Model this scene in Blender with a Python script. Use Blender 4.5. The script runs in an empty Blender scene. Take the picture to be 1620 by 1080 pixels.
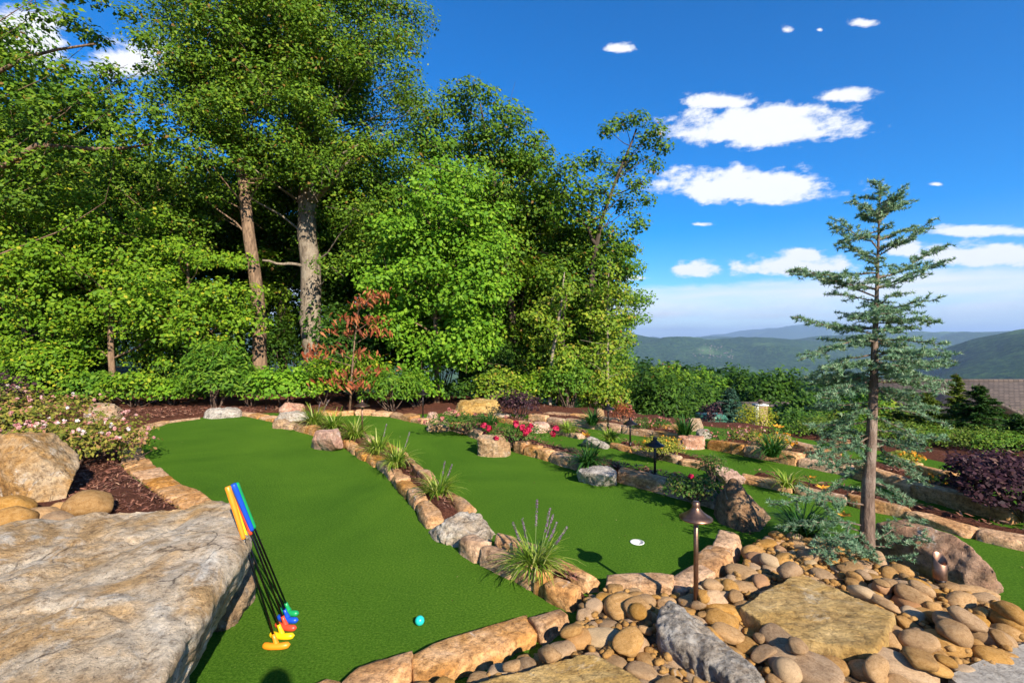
import bpy, bmesh, math, random
import numpy as np
from mathutils import Vector, Matrix, Euler

scene = bpy.context.scene
COL = scene.collection
# ---------------------------------------------------------------- camera
F, CAMZ = 765.0, 1.5                       # focal length in photo pixels, eye height in metres
cam_data = bpy.data.cameras.new('camera')
cam_data.sensor_fit = 'HORIZONTAL'; cam_data.sensor_width = 36.0
cam_data.lens = 36.0 * F / 1620.0
cam_data.clip_start = 0.05; cam_data.clip_end = 90000
cam = bpy.data.objects.new('camera', cam_data); COL.objects.link(cam)
cam.location = (0, 0, CAMZ); cam.rotation_euler = (math.radians(90), 0, 0)
scene.camera = cam

# ---------------------------------------------------------------- light
SUN_TRAVEL = Vector((-385, 765, -525)).normalized()      # the way the light goes
SUN_EL = math.asin(-SUN_TRAVEL.z)
sun_data = bpy.data.lights.new('sun', 'SUN')
sun_data.energy = 5.0; sun_data.angle = math.radians(0.55); sun_data.color = (1.0, 0.92, 0.78)
sun = bpy.data.objects.new('sun', sun_data); COL.objects.link(sun)
sun.location = (20, -30, 40)
sun.rotation_euler = SUN_TRAVEL.to_track_quat('-Z', 'Y').to_euler()

scene.view_settings.view_transform = 'Standard'
scene.view_settings.look = 'None'
scene.view_settings.gamma = 1.0
scene.view_settings.use_curve_mapping = False
scene.view_settings.exposure = 0.95
scene.render.engine = 'CYCLES'
scene.cycles.use_denoising = True
scene.cycles.max_bounces = 8
scene.cycles.diffuse_bounces = 4
scene.cycles.transmission_bounces = 4
scene.cycles.volume_bounces = 0
scene.cycles.sample_clamp_indirect = 6

# ---------------------------------------------------------------- sky with clouds
world = bpy.data.worlds.new('World'); scene.world = world; world.use_nodes = True
wt = world.node_tree; wt.nodes.clear()
def wn(t, **k):
    n = wt.nodes.new(t)
    for a, b in k.items(): setattr(n, a, b)
    return n
def wm(op, a, b=None, c=None, clamp=False):
    n = wn('ShaderNodeMath', operation=op, use_clamp=clamp)
    for i, v in enumerate((a, b, c)):
        if v is None: continue
        if isinstance(v, (int, float)): n.inputs[i].default_value = v
        else: wt.links.new(v, n.inputs[i])
    return n.outputs[0]
sky = wn('ShaderNodeTexSky', sky_type='NISHITA')
sky.sun_disc = False; sky.sun_elevation = SUN_EL
sky.sun_rotation = math.atan2(-SUN_TRAVEL.x, -SUN_TRAVEL.y)
sky.altitude = 900; sky.air_density = 1.0; sky.dust_density = 0.2; sky.ozone_density = 5.0
hsv = wn('ShaderNodeHueSaturation'); hsv.inputs['Saturation'].default_value = 1.42
hsv.inputs['Hue'].default_value = 0.505
hsv.inputs['Value'].default_value = 1.0
wt.links.new(sky.outputs[0], hsv.inputs['Color'])
tc = wn('ShaderNodeTexCoord')
sep = wn('ShaderNodeSeparateXYZ'); wt.links.new(tc.outputs['Generated'], sep.inputs[0])
dx, dy, dz = sep.outputs
az = wm('ARCTAN2', dx, dy)
el = wm('ARCSINE', dz)
warp = wn('ShaderNodeTexNoise'); warp.inputs['Scale'].default_value = 11.0
warp.inputs['Detail'].default_value = 9.0; warp.inputs['Roughness'].default_value = 0.62
mp = wn('ShaderNodeMapping'); mp.inputs['Scale'].default_value = (1.0, 1.0, 2.0)
cmb = wn('ShaderNodeCombineXYZ'); wt.links.new(az, cmb.inputs[0]); wt.links.new(el, cmb.inputs[2])
wt.links.new(cmb.outputs[0], mp.inputs[0]); wt.links.new(mp.outputs[0], warp.inputs['Vector'])
fine = wn('ShaderNodeTexNoise'); fine.inputs['Scale'].default_value = 38.0
fine.inputs['Detail'].default_value = 7.0; fine.inputs['Roughness'].default_value = 0.6
wt.links.new(mp.outputs[0], fine.inputs['Vector'])
CLOUDS = [  # centre x, y and half width, height as seen from the eye point; weight
    (978, 77, 30, 11, .9), (1140, 162, 78, 15, 1), (1190, 208, 135, 30, 1.25), (1290, 212, 60, 14, .9), (1335, 151, 66, 15, .85),
    (1365, 36, 34, 11, .7), (1245, 48, 18, 11, .55), (1297, 48, 9, 5, .6), (1165, 298, 150, 26, 1.2), (1265, 296, 70, 10, .7), (1110, 355, 34, 5, .7),
    (1480, 292, 18, 5, .7), (1105, 427, 46, 14, 1), (1250, 424, 100, 17, 1.1), (1275, 408, 40, 14, 1),
    (1565, 366, 130, 12, 1.0), (1550, 408, 130, 22, 1.1), (1425, 394, 40, 20, .9),
    (45, 62, 75, 46, 1.1), (205, 98, 75, 34, 1.1), (1000, 440, 40, 6, .6), (-160, 230, 160, 40, 1.1), (1850, 250, 170, 40, 1.1),
    (1900, 470, 260, 26, 1.0), (560, -180, 190, 40, 1.1), (1250, -330, 220, 60, 1.1)]
field = None
for (cx, cy, rx, ry, wgt) in CLOUDS:
    a0 = math.atan2(cx - 810, F); rr = math.hypot(cx - 810, F)
    e0 = math.atan2(540 - cy, rr)
    ra = rx / F * math.cos(a0) ** 2; re = 1.22 * ry / rr * math.cos(e0) ** 2
    u = wm('DIVIDE', wm('SUBTRACT', az, a0), ra)
    # level cloud bases: a level line sinks in elevation away from dead ahead
    lev = math.tan(e0) / math.cos(a0) * math.sin(a0) * math.cos(e0) ** 2
    v = wm('DIVIDE', wm('ADD', wm('SUBTRACT', el, e0), wm('MULTIPLY', wm('SUBTRACT', az, a0), lev)), re)
    v2 = wm('MAXIMUM', v, wm('MULTIPLY', v, -1.45))            # flatter base
    q = wm('SUBTRACT', wgt, wm('SQRT', wm('ADD', wm('MULTIPLY', u, u), wm('MULTIPLY', v2, v2))))
    field = q if field is None else wm('MAXIMUM', field, q)
# behind the eye the same kind of scattered fair-weather cloud goes on
mp2 = wn('ShaderNodeMapping'); mp2.inputs['Scale'].default_value = (1, 1, 3.2); mp2.inputs['Location'].default_value = (3.1, 1.7, .4)
wt.links.new(tc.outputs['Generated'], mp2.inputs[0])
big = wn('ShaderNodeTexNoise'); big.inputs['Scale'].default_value = 3.0; big.inputs['Detail'].default_value = 4
wt.links.new(mp2.outputs[0], big.inputs['Vector'])
back = wm('MULTIPLY', wm('SUBTRACT', big.outputs[0], 0.60), 6.0)
back = wm('SUBTRACT', back, wm('MULTIPLY', wm('GREATER_THAN', dy, 0.25), 9.0))
field = wm('MAXIMUM', field, back)
nz = wm('ADD', wm('MULTIPLY', wm('SUBTRACT', warp.outputs[0], 0.5), 2.3), wm('MULTIPLY', wm('SUBTRACT', fine.outputs[0], 0.5), 1.1))
dens = wm('ADD', field, nz)
mr = wn('ShaderNodeMapRange', interpolation_type='SMOOTHSTEP'); wt.links.new(dens, mr.inputs[0])
mr.inputs[1].default_value = 0.0; mr.inputs[2].default_value = 0.55
# low bank of stratus along the horizon
bn = wm('ADD', el, wm('MULTIPLY', wm('SUBTRACT', warp.outputs[0], 0.5), 0.035))
band = wn('ShaderNodeMapRange', interpolation_type='SMOOTHSTEP'); wt.links.new(bn, band.inputs[0])
band.inputs[1].default_value = 0.116; band.inputs[2].default_value = 0.098
mpb = wn('ShaderNodeMapping'); mpb.inputs['Scale'].default_value = (1.5, 1.5, 16.0)
wt.links.new(tc.outputs['Generated'], mpb.inputs[0])
strk = wn('ShaderNodeTexNoise'); strk.inputs['Scale'].default_value = 3.0; strk.inputs['Detail'].default_value = 6
wt.links.new(mpb.outputs[0], strk.inputs['Vector'])
strm = wn('ShaderNodeMapRange'); wt.links.new(strk.outputs[0], strm.inputs[0]); strm.inputs[1].default_value = .3; strm.inputs[2].default_value = .72
strm.inputs[3].default_value = .40; strm.inputs[4].default_value = 1.0
bandm = wm('MULTIPLY', band.outputs[0], strm.outputs[0], clamp=True)
mask = wm('MAXIMUM', wm('MULTIPLY', mr.outputs[0], 0.96), bandm, clamp=True)
# brightness of cloud: sunlit white, greyer where dense below and low in the bank
ccr = wn('ShaderNodeValToRGB'); cr = ccr.color_ramp
cr.elements[0].position = 0.0; cr.elements[0].color = (0.30, 0.40, 0.56, 1)
cr.elements[1].position = 1.0; cr.elements[1].color = (0.86, 0.87, 0.89, 1)
e = cr.elements.new(0.30); e.color = (0.60, 0.67, 0.76, 1)
e = cr.elements.new(0.60); e.color = (0.90, 0.92, 0.94, 1)
lowm = wn('ShaderNodeMapRange'); wt.links.new(bn, lowm.inputs[0]); lowm.inputs[1].default_value = 0.0; lowm.inputs[2].default_value = 0.115
shade = wm('MULTIPLY', wm('SUBTRACT', fine.outputs[0], 0.35), 0.55)
wt.links.new(wm('SUBTRACT', lowm.outputs[0], wm('MAXIMUM', wm('MULTIPLY', shade, lowm.outputs[0]), 0.0)), ccr.inputs[0])
bg_sky = wn('ShaderNodeBackground'); bg_sky.inputs[1].default_value = 0.112
wt.links.new(hsv.outputs[0], bg_sky.inputs[0])
bg_cl = wn('ShaderNodeBackground'); bg_cl.inputs[1].default_value = 0.66
wt.links.new(ccr.outputs[0], bg_cl.inputs[0])
mx = wn('ShaderNodeMixShader'); wt.links.new(mask, mx.inputs[0])
wt.links.new(bg_sky.outputs[0], mx.inputs[1]); wt.links.new(bg_cl.outputs[0], mx.inputs[2])
wo = wn('ShaderNodeOutputWorld'); wt.links.new(mx.outputs[0], wo.inputs[0])
world.cycles.sampling_method = 'MANUAL'; world.cycles.sample_map_resolution = 512

# ---------------------------------------------------------------- helpers
def G(px, py, z=0.0):
    d = F * (CAMZ - z) / (py - 540.0)
    return Vector(((px - 810) / F * d, d, z))
def P(px, py, d):
    return Vector(((px - 810) / F * d, d, CAMZ + (540 - py) / F * d))
def tag(o, label=None, cat=None, group=None, kind=None):
    if label: o['label'] = label
    if cat: o['category'] = cat
    if group: o['group'] = group
    if kind: o['kind'] = kind
    return o
def empty(name, loc=(0, 0, 0), label=None, cat=None, group=None, kind=None):
    o = bpy.data.objects.new(name, None); o.location = loc; o.empty_display_size = .1
    COL.objects.link(o)
    return tag(o, label, cat, group, kind)
def link_mesh(name, me, mat=None, parent=None, loc=None, rot=None):
    if mat is not None and len(me.materials) == 0: me.materials.append(mat)
    o = bpy.data.objects.new(name, me); COL.objects.link(o)
    if parent is not None: o.parent = parent
    if loc is not None: o.location = loc
    if rot is not None: o.rotation_euler = rot
    return o
def copy_tree(o, parent=None):
    c = o.copy(); COL.objects.link(c); c.parent = parent
    for ch in list(o.children): copy_tree(ch, c)
    return c
def np_mesh(name, V, Fc, rnd=None, smooth=False):
    """V (n,3), Fc list of (m,k) int arrays (k verts a face); rnd per-face value."""
    if not isinstance(Fc, (list, tuple)): Fc = [Fc]
    Fc = [np.asarray(f, dtype=np.int32) for f in Fc if len(f)]
    me = bpy.data.meshes.new(name)
    V = np.asarray(V, dtype=np.float32)
    me.vertices.add(len(V)); me.vertices.foreach_set('co', V.ravel())
    nl = sum(f.size for f in Fc); npoly = sum(len(f) for f in Fc)
    me.loops.add(nl); me.polygons.add(npoly)
    me.loops.foreach_set('vertex_index', np.concatenate([f.ravel() for f in Fc]))
    starts = []; s = 0
    for f in Fc:
        starts.append(s + np.arange(len(f)) * f.shape[1]); s += f.size
    me.polygons.foreach_set('loop_start', np.concatenate(starts).astype(np.int32))
    if smooth: me.polygons.foreach_set('use_smooth', np.ones(npoly, dtype=bool))
    me.update(calc_edges=True)
    if rnd is not None:
        a = me.attributes.new('rnd', 'FLOAT', 'FACE'); a.data.foreach_set('value', np.asarray(rnd, dtype=np.float32))
    return me
class MB:
    """collects pieces of one mesh"""
    def __init__(s): s.V = []; s.Q = []; s.T = []; s.n = 0
    def add(s, V, Q=None, T=None):
        V = np.asarray(V, dtype=float).reshape(-1, 3)
        if Q is not None and len(Q): s.Q.append(np.asarray(Q) + s.n)
        if T is not None and len(T): s.T.append(np.asarray(T) + s.n)
        s.V.append(V); s.n += len(V)
    def tube(s, pts, rad, sides=6, cap=True):
        pts = np.array([tuple(p) for p in pts], dtype=float); n = len(pts)
        rad = np.broadcast_to(np.asarray(rad, dtype=float), (n,))
        t = np.gradient(pts, axis=0); t /= np.linalg.norm(t, axis=1)[:, None] + 1e-9
        ref = np.array([0.0, 0, 1.0]) if abs(t[:, 2]).mean() < .8 else np.array([1.0, 0, 0])
        u = np.cross(t, ref); u /= np.linalg.norm(u, axis=1)[:, None] + 1e-9
        v = np.cross(t, u)
        a = np.linspace(0, 2 * math.pi, sides, endpoint=False)
        ring = pts[:, None] + rad[:, None, None] * (np.cos(a)[None, :, None] * u[:, None] + np.sin(a)[None, :, None] * v[:, None])
        V = ring.reshape(-1, 3)
        i = np.arange(n - 1)[:, None] * sides; j = np.arange(sides)[None]
        Q = np.stack([i + j, i + (j + 1) % sides, i + sides + (j + 1) % sides, i + sides + j], -1).reshape(-1, 4)
        T = None
        if cap:
            V = np.vstack([V, pts[0], pts[-1]]); c0 = n * sides
            jj = np.arange(sides)
            T = np.vstack([np.stack([np.full(sides, c0), (jj + 1) % sides, jj], -1),
                           np.stack([np.full(sides, c0 + 1), (n - 1) * sides + jj, (n - 1) * sides + (jj + 1) % sides], -1)])
        s.add(V, Q, T)
    def box(s, c, d, rot=None):
        c = np.array(tuple(c), dtype=float); d = np.array(d, dtype=float) / 2
        V = np.array([[x, y, z] for x in (-1, 1) for y in (-1, 1) for z in (-1, 1)], dtype=float) * d
        if rot is not None: V = V @ np.array(rot.to_matrix() if hasattr(rot, 'to_matrix') else rot).T
        s.add(V + c, [[0, 1, 3, 2], [4, 6, 7, 5], [0, 4, 5, 1], [2, 3, 7, 6], [0, 2, 6, 4], [1, 5, 7, 3]])
    def lathe(s, prof, c=(0, 0, 0), sides=24):
        a = np.linspace(0, 2 * math.pi, sides, endpoint=False)
        V = np.array([[r * math.cos(t), r * math.sin(t), z] for r, z in prof for t in a]) + np.array(tuple(c))
        n = len(prof); i = np.arange(n - 1)[:, None] * sides; j = np.arange(sides)[None]
        Q = np.stack([i + j, i + (j + 1) % sides, i + sides + (j + 1) % sides, i + sides + j], -1).reshape(-1, 4)
        s.add(V, Q)
    def mesh(s, name, smooth=False, rnd=None):
        Fc = []
        if s.Q: Fc.append(np.vstack(s.Q))
        if s.T: Fc.append(np.vstack(s.T))
        return np_mesh(name, np.vstack(s.V), Fc, rnd, smooth)
    def build(s, name, mat, parent=None, smooth=False, loc=None, rnd=None):
        return link_mesh(name, s.mesh(name, smooth, rnd), mat, parent, loc)

def vnoise(p, seed=0):
    p = np.asarray(p, dtype=float); i = np.floor(p).astype(np.int64); f = p - i
    u = f * f * (3 - 2 * f)
    def h(a, b, c):
        n = (a * 374761393 + b * 668265263 + c * 1440662683 + seed * 974711) & 0xffffffff
        n = ((n ^ (n >> 13)) * 1274126177) & 0xffffffff
        n = ((n ^ (n >> 16)) * 2246822519) & 0xffffffff
        return ((n ^ (n >> 15)) & 0xffffff) / 8388608.0 - 1
    x, y, z = i[:, 0], i[:, 1], i[:, 2]; ux, uy, uz = u[:, 0], u[:, 1], u[:, 2]
    def L(a, b, t): return a + (b - a) * t
    return L(L(L(h(x, y, z), h(x + 1, y, z), ux), L(h(x, y + 1, z), h(x + 1, y + 1, z), ux), uy),
             L(L(h(x, y, z + 1), h(x + 1, y, z + 1), ux), L(h(x, y + 1, z + 1), h(x + 1, y + 1, z + 1), ux), uy), uz)
def fbm(p, octv=4, seed=0, gain=.5):
    p = np.asarray(p, dtype=float); o = np.zeros(len(p)); a = 1.0
    for k in range(octv):
        o += a * vnoise(p * 2 ** k + 17.3 * k, seed + k); a *= gain
    return o
def pip(x, y, poly):
    x = np.asarray(x); y = np.asarray(y); ins = np.zeros(x.shape, bool); n = len(poly)
    for i in range(n):
        x0, y0 = poly[i][0], poly[i][1]; x1, y1 = poly[i - 1][0], poly[i - 1][1]
        c = ((y0 > y) != (y1 > y))
        ins ^= c & (x < (x1 - x0) * (y - y0) / ((y1 - y0) if y1 != y0 else 1e-9) + x0)
    return ins
def resample(pts, step):
    pts = [Vector(p) for p in pts]; out = [pts[0].copy()]; acc = 0.0
    P_ = np.array([tuple(p) for p in pts]); seg = np.linalg.norm(np.diff(P_, axis=0), axis=1); cum = np.concatenate([[0], np.cumsum(seg)])
    n = max(2, int(round(cum[-1] / step)) + 1)
    t = np.linspace(0, cum[-1], n)
    return np.stack([np.interp(t, cum, P_[:, k]) for k in range(3)], -1)

# ---------------------------------------------------------------- materials
def nmat(name):
    m = bpy.data.materials.new(name); m.use_nodes = True
    t = m.node_tree; b = t.nodes['Principled BSDF']
    return m, t, b
def N(t, ty, **k):
    n = t.nodes.new(ty)
    for a, b in k.items():
        if a.startswith('i_'): n.inputs[a[2:].replace('_', ' ')].default_value = b
        else: setattr(n, a, b)
    return n
def ramp(t, fac, stops):
    r = t.nodes.new('ShaderNodeValToRGB'); c = r.color_ramp
    while len(c.elements) < len(stops): c.elements.new(.5)
    for e_, (p_, col_) in zip(c.elements, stops):
        e_.position = p_; e_.color = (*col_, 1) if len(col_) == 3 else col_
    t.links.new(fac, r.inputs[0]); return r.outputs[0]
def mixc(t, fac, a, b, mode='MIX'):
    n = t.nodes.new('ShaderNodeMix'); n.data_type = 'RGBA'; n.blend_type = mode
    for s_, v in ((0, fac), (6, a), (7, b)):
        if isinstance(v, (int, float)): n.inputs[s_].default_value = v
        elif isinstance(v, tuple): n.inputs[s_].default_value = (*v, 1)
        else: t.links.new(v, n.inputs[s_])
    return n.outputs[2]
def mth(t, op, a, b=None):
    n = t.nodes.new('ShaderNodeMath'); n.operation = op
    for i, v in enumerate((a, b)):
        if v is None: continue
        if isinstance(v, (int, float)): n.inputs[i].default_value = v
        else: t.links.new(v, n.inputs[i])
    return n.outputs[0]
def coords(t, rand=True, kind='Object'):
    tcn = t.nodes.new('ShaderNodeTexCoord'); v = tcn.outputs[kind]
    if rand:
        oi = t.nodes.new('ShaderNodeObjectInfo')
        m_ = mth(t, 'MULTIPLY', oi.outputs['Random'], 37.0)
        ad = t.nodes.new('ShaderNodeVectorMath'); ad.operation = 'ADD'
        t.links.new(v, ad.inputs[0]); t.links.new(m_, ad.inputs[1]); return ad.outputs[0], oi.outputs['Random']
    return v, None
def noise(t, v, scale, detail=6, rough=.6, dist=0.0):
    n = N(t, 'ShaderNodeTexNoise'); n.inputs['Scale'].default_value = scale; n.inputs['Detail'].default_value = detail
    n.inputs['Roughness'].default_value = rough; n.inputs['Distortion'].default_value = dist
    t.links.new(v, n.inputs['Vector']); return n.outputs[0]
def bump(t, b, h, strength=.5, dist=.02, prev=None):
    n = N(t, 'ShaderNodeBump'); n.inputs['Strength'].default_value = strength; n.inputs['Distance'].default_value = dist
    t.links.new(h, n.inputs['Height'])
    if prev is not None: t.links.new(prev, n.inputs['Normal'])
    t.links.new(n.outputs[0], b.inputs['Normal']); return n.outputs[0]
def plain(name, col, rough=.5, metal=0, spec=.5, var=0.0, vs=20):
    m, t, b = nmat(name)
    b.inputs['Roughness'].default_value = rough; b.inputs['Metallic'].default_value = metal
    b.inputs['Specular IOR Level'].default_value = spec
    v, _ = coords(t, True)
    n = noise(t, v, vs, 5)
    lo = tuple(c * (1 - var) for c in col); hi = tuple(min(1, c * (1 + var)) for c in col)
    t.links.new(ramp(t, n, [(.3, lo), (.7, hi)]), b.inputs['Base Color'])
    return m
def stone_mat(name, stops, scale=3.0, streak=0.0, dark=0.0, white=0.0, bmp=.5, fine_scale=60, dcol=(.05, .05, .055), wcol=(.70, .66, .59), objvar=.35, rough=.85, stretch=(1, 1, 1), hue=None, crack=0.0, grit=.75):
    m, t, b = nmat(name)
    v, rnd = coords(t, True)
    mpn = N(t, 'ShaderNodeMapping'); mpn.inputs['Scale'].default_value = stretch
    t.links.new(v, mpn.inputs[0]); vs = mpn.outputs[0]
    n1 = noise(t, vs, scale, 8, .62, .7)
    c = ramp(t, n1, stops)
    if hue:      # a few stones of other colour
        c = mixc(t, ramp(t, rnd, [(p_, (f_,) * 3) for p_, f_, _ in hue]), c, ramp(t, rnd, [(p_, k_) for p_, _, k_ in hue]))
    n2 = noise(t, v, scale * 6, 6, .7)
    c = mixc(t, .55, c, ramp(t, n2, [(.25, (.45, .42, .40)), (.6, (1.05, 1.02, 1.0))]), 'MULTIPLY')
    if streak:
        w = N(t, 'ShaderNodeTexWave'); w.inputs['Scale'].default_value = scale * 1.3; w.inputs['Distortion'].default_value = 7
        w.inputs['Detail'].default_value = 5; w.inputs['Detail Scale'].default_value = 1.6; w.bands_direction = 'Z'
        t.links.new(vs, w.inputs[0])
        c = mixc(t, streak, c, ramp(t, w.outputs[1], [(.2, (.40, .26, .15)), (.6, (1.1, 1.05, 1.0))]), 'MULTIPLY')
    if crack:
        nv = N(t, 'ShaderNodeTexNoise'); nv.inputs['Scale'].default_value = 3.0; nv.inputs['Detail'].default_value = 6; t.links.new(v, nv.inputs['Vector'])
        av = N(t, 'ShaderNodeVectorMath', operation='MULTIPLY_ADD'); t.links.new(nv.outputs['Color'], av.inputs[0]); av.inputs[1].default_value = (.55, .55, .55); t.links.new(v, av.inputs[2])
        vo = N(t, 'ShaderNodeTexVoronoi', feature='DISTANCE_TO_EDGE'); vo.inputs['Scale'].default_value = crack; t.links.new(av.outputs[0], vo.inputs['Vector'])
        gate = ramp(t, noise(t, v, 2.1, 3), [(.5, (0, 0, 0)), (.62, (1, 1, 1))])
        ck = mth(t, 'MULTIPLY', ramp(t, vo.outputs['Distance'], [(.004, (1, 1, 1)), (.022, (0, 0, 0))]), gate)
        c = mixc(t, mth(t, 'MULTIPLY', ck, .8), c, (.05, .035, .025))
    if white:
        n4 = noise(t, v, scale * 1.7, 7, .7, 1.0)
        c = mixc(t, ramp(t, n4, [(.66 - .2 * white, (0, 0, 0)), (.74 - .1 * white, (.8, .8, .8))]), c, wcol)
    if dark:
        n3 = noise(t, vs, scale * 1.2, 10, .75, .4)
        c = mixc(t, ramp(t, n3, [(.62 - .2 * dark, (0, 0, 0)), (.75 - .14 * dark, (.85, .85, .85))]), c, dcol)
    n5 = noise(t, v, 30, 6, .75)
    c = mixc(t, grit, c, ramp(t, n5, [(.37, (.40, .35, .30)), (.48, (.95, .93, .90)), (.62, (1.28, 1.25, 1.20))]), 'MULTIPLY')
    sp = noise(t, v, fine_scale * 1.5, 3, .6)
    c = mixc(t, ramp(t, sp, [(.64, (0, 0, 0)), (.69, (.7, .7, .7))]), c, (.10, .075, .06))
    if objvar:
        hs = N(t, 'ShaderNodeHueSaturation')
        t.links.new(mth(t, 'ADD', mth(t, 'MULTIPLY', rnd, objvar * 2), 1 - objvar), hs.inputs['Value'])
        t.links.new(mth(t, 'ADD', mth(t, 'MULTIPLY', mth(t, 'FRACT', mth(t, 'MULTIPLY', rnd, 7.7)), .35), .82), hs.inputs['Saturation'])
        t.links.new(c, hs.inputs['Color']); c = hs.outputs[0]
    t.links.new(c, b.inputs['Base Color'])
    b.inputs['Roughness'].default_value = rough; b.inputs['Specular IOR Level'].default_value = .25
    hsum = mth(t, 'ADD', mth(t, 'MULTIPLY', noise(t, vs, scale * 4, 8, .7), 1.0), mth(t, 'MULTIPLY', noise(t, v, fine_scale, 6, .7), .35))
    b0 = bump(t, b, hsum, bmp, .03)
    bump(t, b, mth(t, 'ADD', n5, mth(t, 'MULTIPLY', noise(t, v, 110, 5, .7), .5)), min(1, bmp * 1.1), .016, b0)
    return m
def leaf_mat(name, stops, rough=.55, trans=.40, spec=.16, vary=.25):
    m, t, b = nmat(name)
    at = N(t, 'ShaderNodeAttribute', attribute_name='rnd')
    c = ramp(t, at.outputs['Fac'], stops)
    v, rnd = coords(t, True)
    n = noise(t, v, 1.1, 3)
    c = mixc(t, vary * 2, c, ramp(t, n, [(.3, (.72, .78, .7)), (.7, (1.15, 1.12, 1.0))]), 'MULTIPLY')
    t.links.new(c, b.inputs['Base Color']); b.inputs['Roughness'].default_value = rough
    b.inputs['Specular IOR Level'].default_value = spec
    tr = N(t, 'ShaderNodeBsdfTranslucent')
    t.links.new(mixc(t, 1.0, c, (1.15, 1.1, .5), 'MULTIPLY'), tr.inputs[0])
    mxs = N(t, 'ShaderNodeMixShader'); mxs.inputs[0].default_value = trans
    t.links.new(b.outputs[0], mxs.inputs[1]); t.links.new(tr.outputs[0], mxs.inputs[2])
    t.links.new(mxs.outputs[0], t.nodes['Material Output'].inputs[0])
    return m
def bark_mat(name, c1, c2, scale=9, patch=None):
    m, t, b = nmat(name)
    v, _ = coords(t, True)
    mpn = N(t, 'ShaderNodeMapping'); mpn.inputs['Scale'].default_value = (1, 1, .22); t.links.new(v, mpn.inputs[0])
    n = noise(t, mpn.outputs[0], scale, 8, .7, .5)
    c = ramp(t, n, [(.3, c1), (.68, c2)])
    if patch: c = mixc(t, ramp(t, noise(t, v, 3.5, 6, .7), [(.5, (0, 0, 0)), (.62, (.7, .7, .7))]), c, patch)
    t.links.new(c, b.inputs['Base Color']); b.inputs['Roughness'].default_value = .9; b.inputs['Specular IOR Level'].default_value = .2
    bump(t, b, n, .9, .03)
    return m
M = {}
M['boulder_pale'] = stone_mat('boulder_pale', [(.25, (.28, .17, .085)), (.42, (.58, .40, .22)), (.55, (.68, .58, .45)), (.75, (.78, .72, .62))], 2.4, .12, .22, .6, .8, 55, objvar=.06, dcol=(.16, .145, .13), crack=2.4)
M['boulder_tan'] = stone_mat('boulder_tan', [(.25, (.20, .11, .05)), (.45, (.44, .28, .14)), (.6, (.52, .40, .27)), (.8, (.58, .50, .40))], 3.0, .2, .22, .35, .8, 60, objvar=.12, crack=3.5)
M['boulder_pink'] = stone_mat('boulder_pink', [(.3, (.36, .19, .13)), (.5, (.52, .32, .24)), (.75, (.58, .44, .35))], 3.2, .2, .12, .5, .6, 60, objvar=.1)
M['boulder_grey'] = stone_mat('boulder_grey', [(.28, (.24, .20, .16)), (.5, (.52, .46, .39)), (.72, (.66, .61, .54))], 4.2, .15, .5, .5, .8, 60, objvar=.1, stretch=(1, 1.6, 1))
M['boulder_red'] = stone_mat('boulder_red', [(.25, (.24, .105, .05)), (.5, (.50, .27, .14)), (.75, (.60, .40, .25))], 2.2, .25, .12, .3, .8, 60, objvar=.08)
M['boulder_dark'] = stone_mat('boulder_dark', [(.25, (.12, .07, .04)), (.5, (.36, .22, .12)), (.75, (.46, .34, .22))], 3.0, .3, .45, .1, .7, 60, objvar=.05)
M['flagstone'] = stone_mat('flagstone', [(.25, (.24, .13, .04)), (.45, (.46, .30, .11)), (.6, (.52, .37, .17)), (.8, (.55, .45, .30))], 2.2, .22, .18, .28, .6, 50, objvar=.1, dcol=(.20, .17, .13), stretch=(1, 2.4, 1), wcol=(.52, .46, .36))
M['lichen'] = stone_mat('lichen', [(.3, (.44, .32, .20)), (.5, (.58, .49, .38)), (.7, (.70, .65, .57))], 5.0, .1, .50, .6, .9, 60, objvar=.05, dcol=(.045, .045, .05), stretch=(1, 1.8, 1))
M['kerb'] = stone_mat('kerb', [(.25, (.29, .13, .05)), (.45, (.54, .30, .13)), (.62, (.62, .39, .215)), (.8, (.68, .50, .35))], 5.0, .25, .12, .22, .6, 70, objvar=.18)
M['cobble'] = stone_mat('cobble', [(.25, (.28, .145, .055)), (.5, (.47, .28, .115)), (.75, (.57, .37, .185))], 4.0, .12, .08, .04, .4, 90, grit=.5, objvar=.26, rough=.8,
    hue=[(0, 0, (.4, .3, .2)), (.78, 0, (.34, .27, .18)), (.82, .5, (.42, .34, .24)), (.87, .8, (.36, .18, .10)), (.91, .1, (.46, .33, .17)), (.96, .5, (.38, .32, .20)), (1, .5, (.55, .47, .37))])
def turf_mat():
    m, t, b = nmat('turf')
    v, _ = coords(t, False)
    f1 = noise(t, v, 75, 4, .75); f2 = noise(t, v, 240, 2, .6); g = noise(t, v, 1.2, 4, .6)
    c = ramp(t, f1, [(.28, (.034, .090, .008)), (.5, (.078, .184, .017)), (.72, (.152, .278, .034))])
    c = mixc(t, .7, c, ramp(t, f2, [(.3, (.55, .6, .5)), (.66, (1.15, 1.1, 1.0))]), 'MULTIPLY')
    c = mixc(t, .5, c, ramp(t, g, [(.3, (.82, .85, .8)), (.7, (1.12, 1.08, 1.0))]), 'MULTIPLY')
    c = mixc(t, .8, c, ramp(t, noise(t, v, .45, 5, .65, .8), [(.35, (.76, .82, .78)), (.62, (1.16, 1.09, 1.0))]), 'MULTIPLY')
    sp = noise(t, v, 110, 1, .5)
    c = mixc(t, ramp(t, sp, [(.73, (0, 0, 0)), (.78, (.7, .7, .7))]), c, (.30, .32, .10))
    t.links.new(c, b.inputs['Base Color']); b.inputs['Roughness'].default_value = .9; b.inputs['Specular IOR Level'].default_value = .03
    bump(t, b, mth(t, 'ADD', f1, f2), .85, .012)
    return m
M['turf'] = turf_mat()
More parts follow.
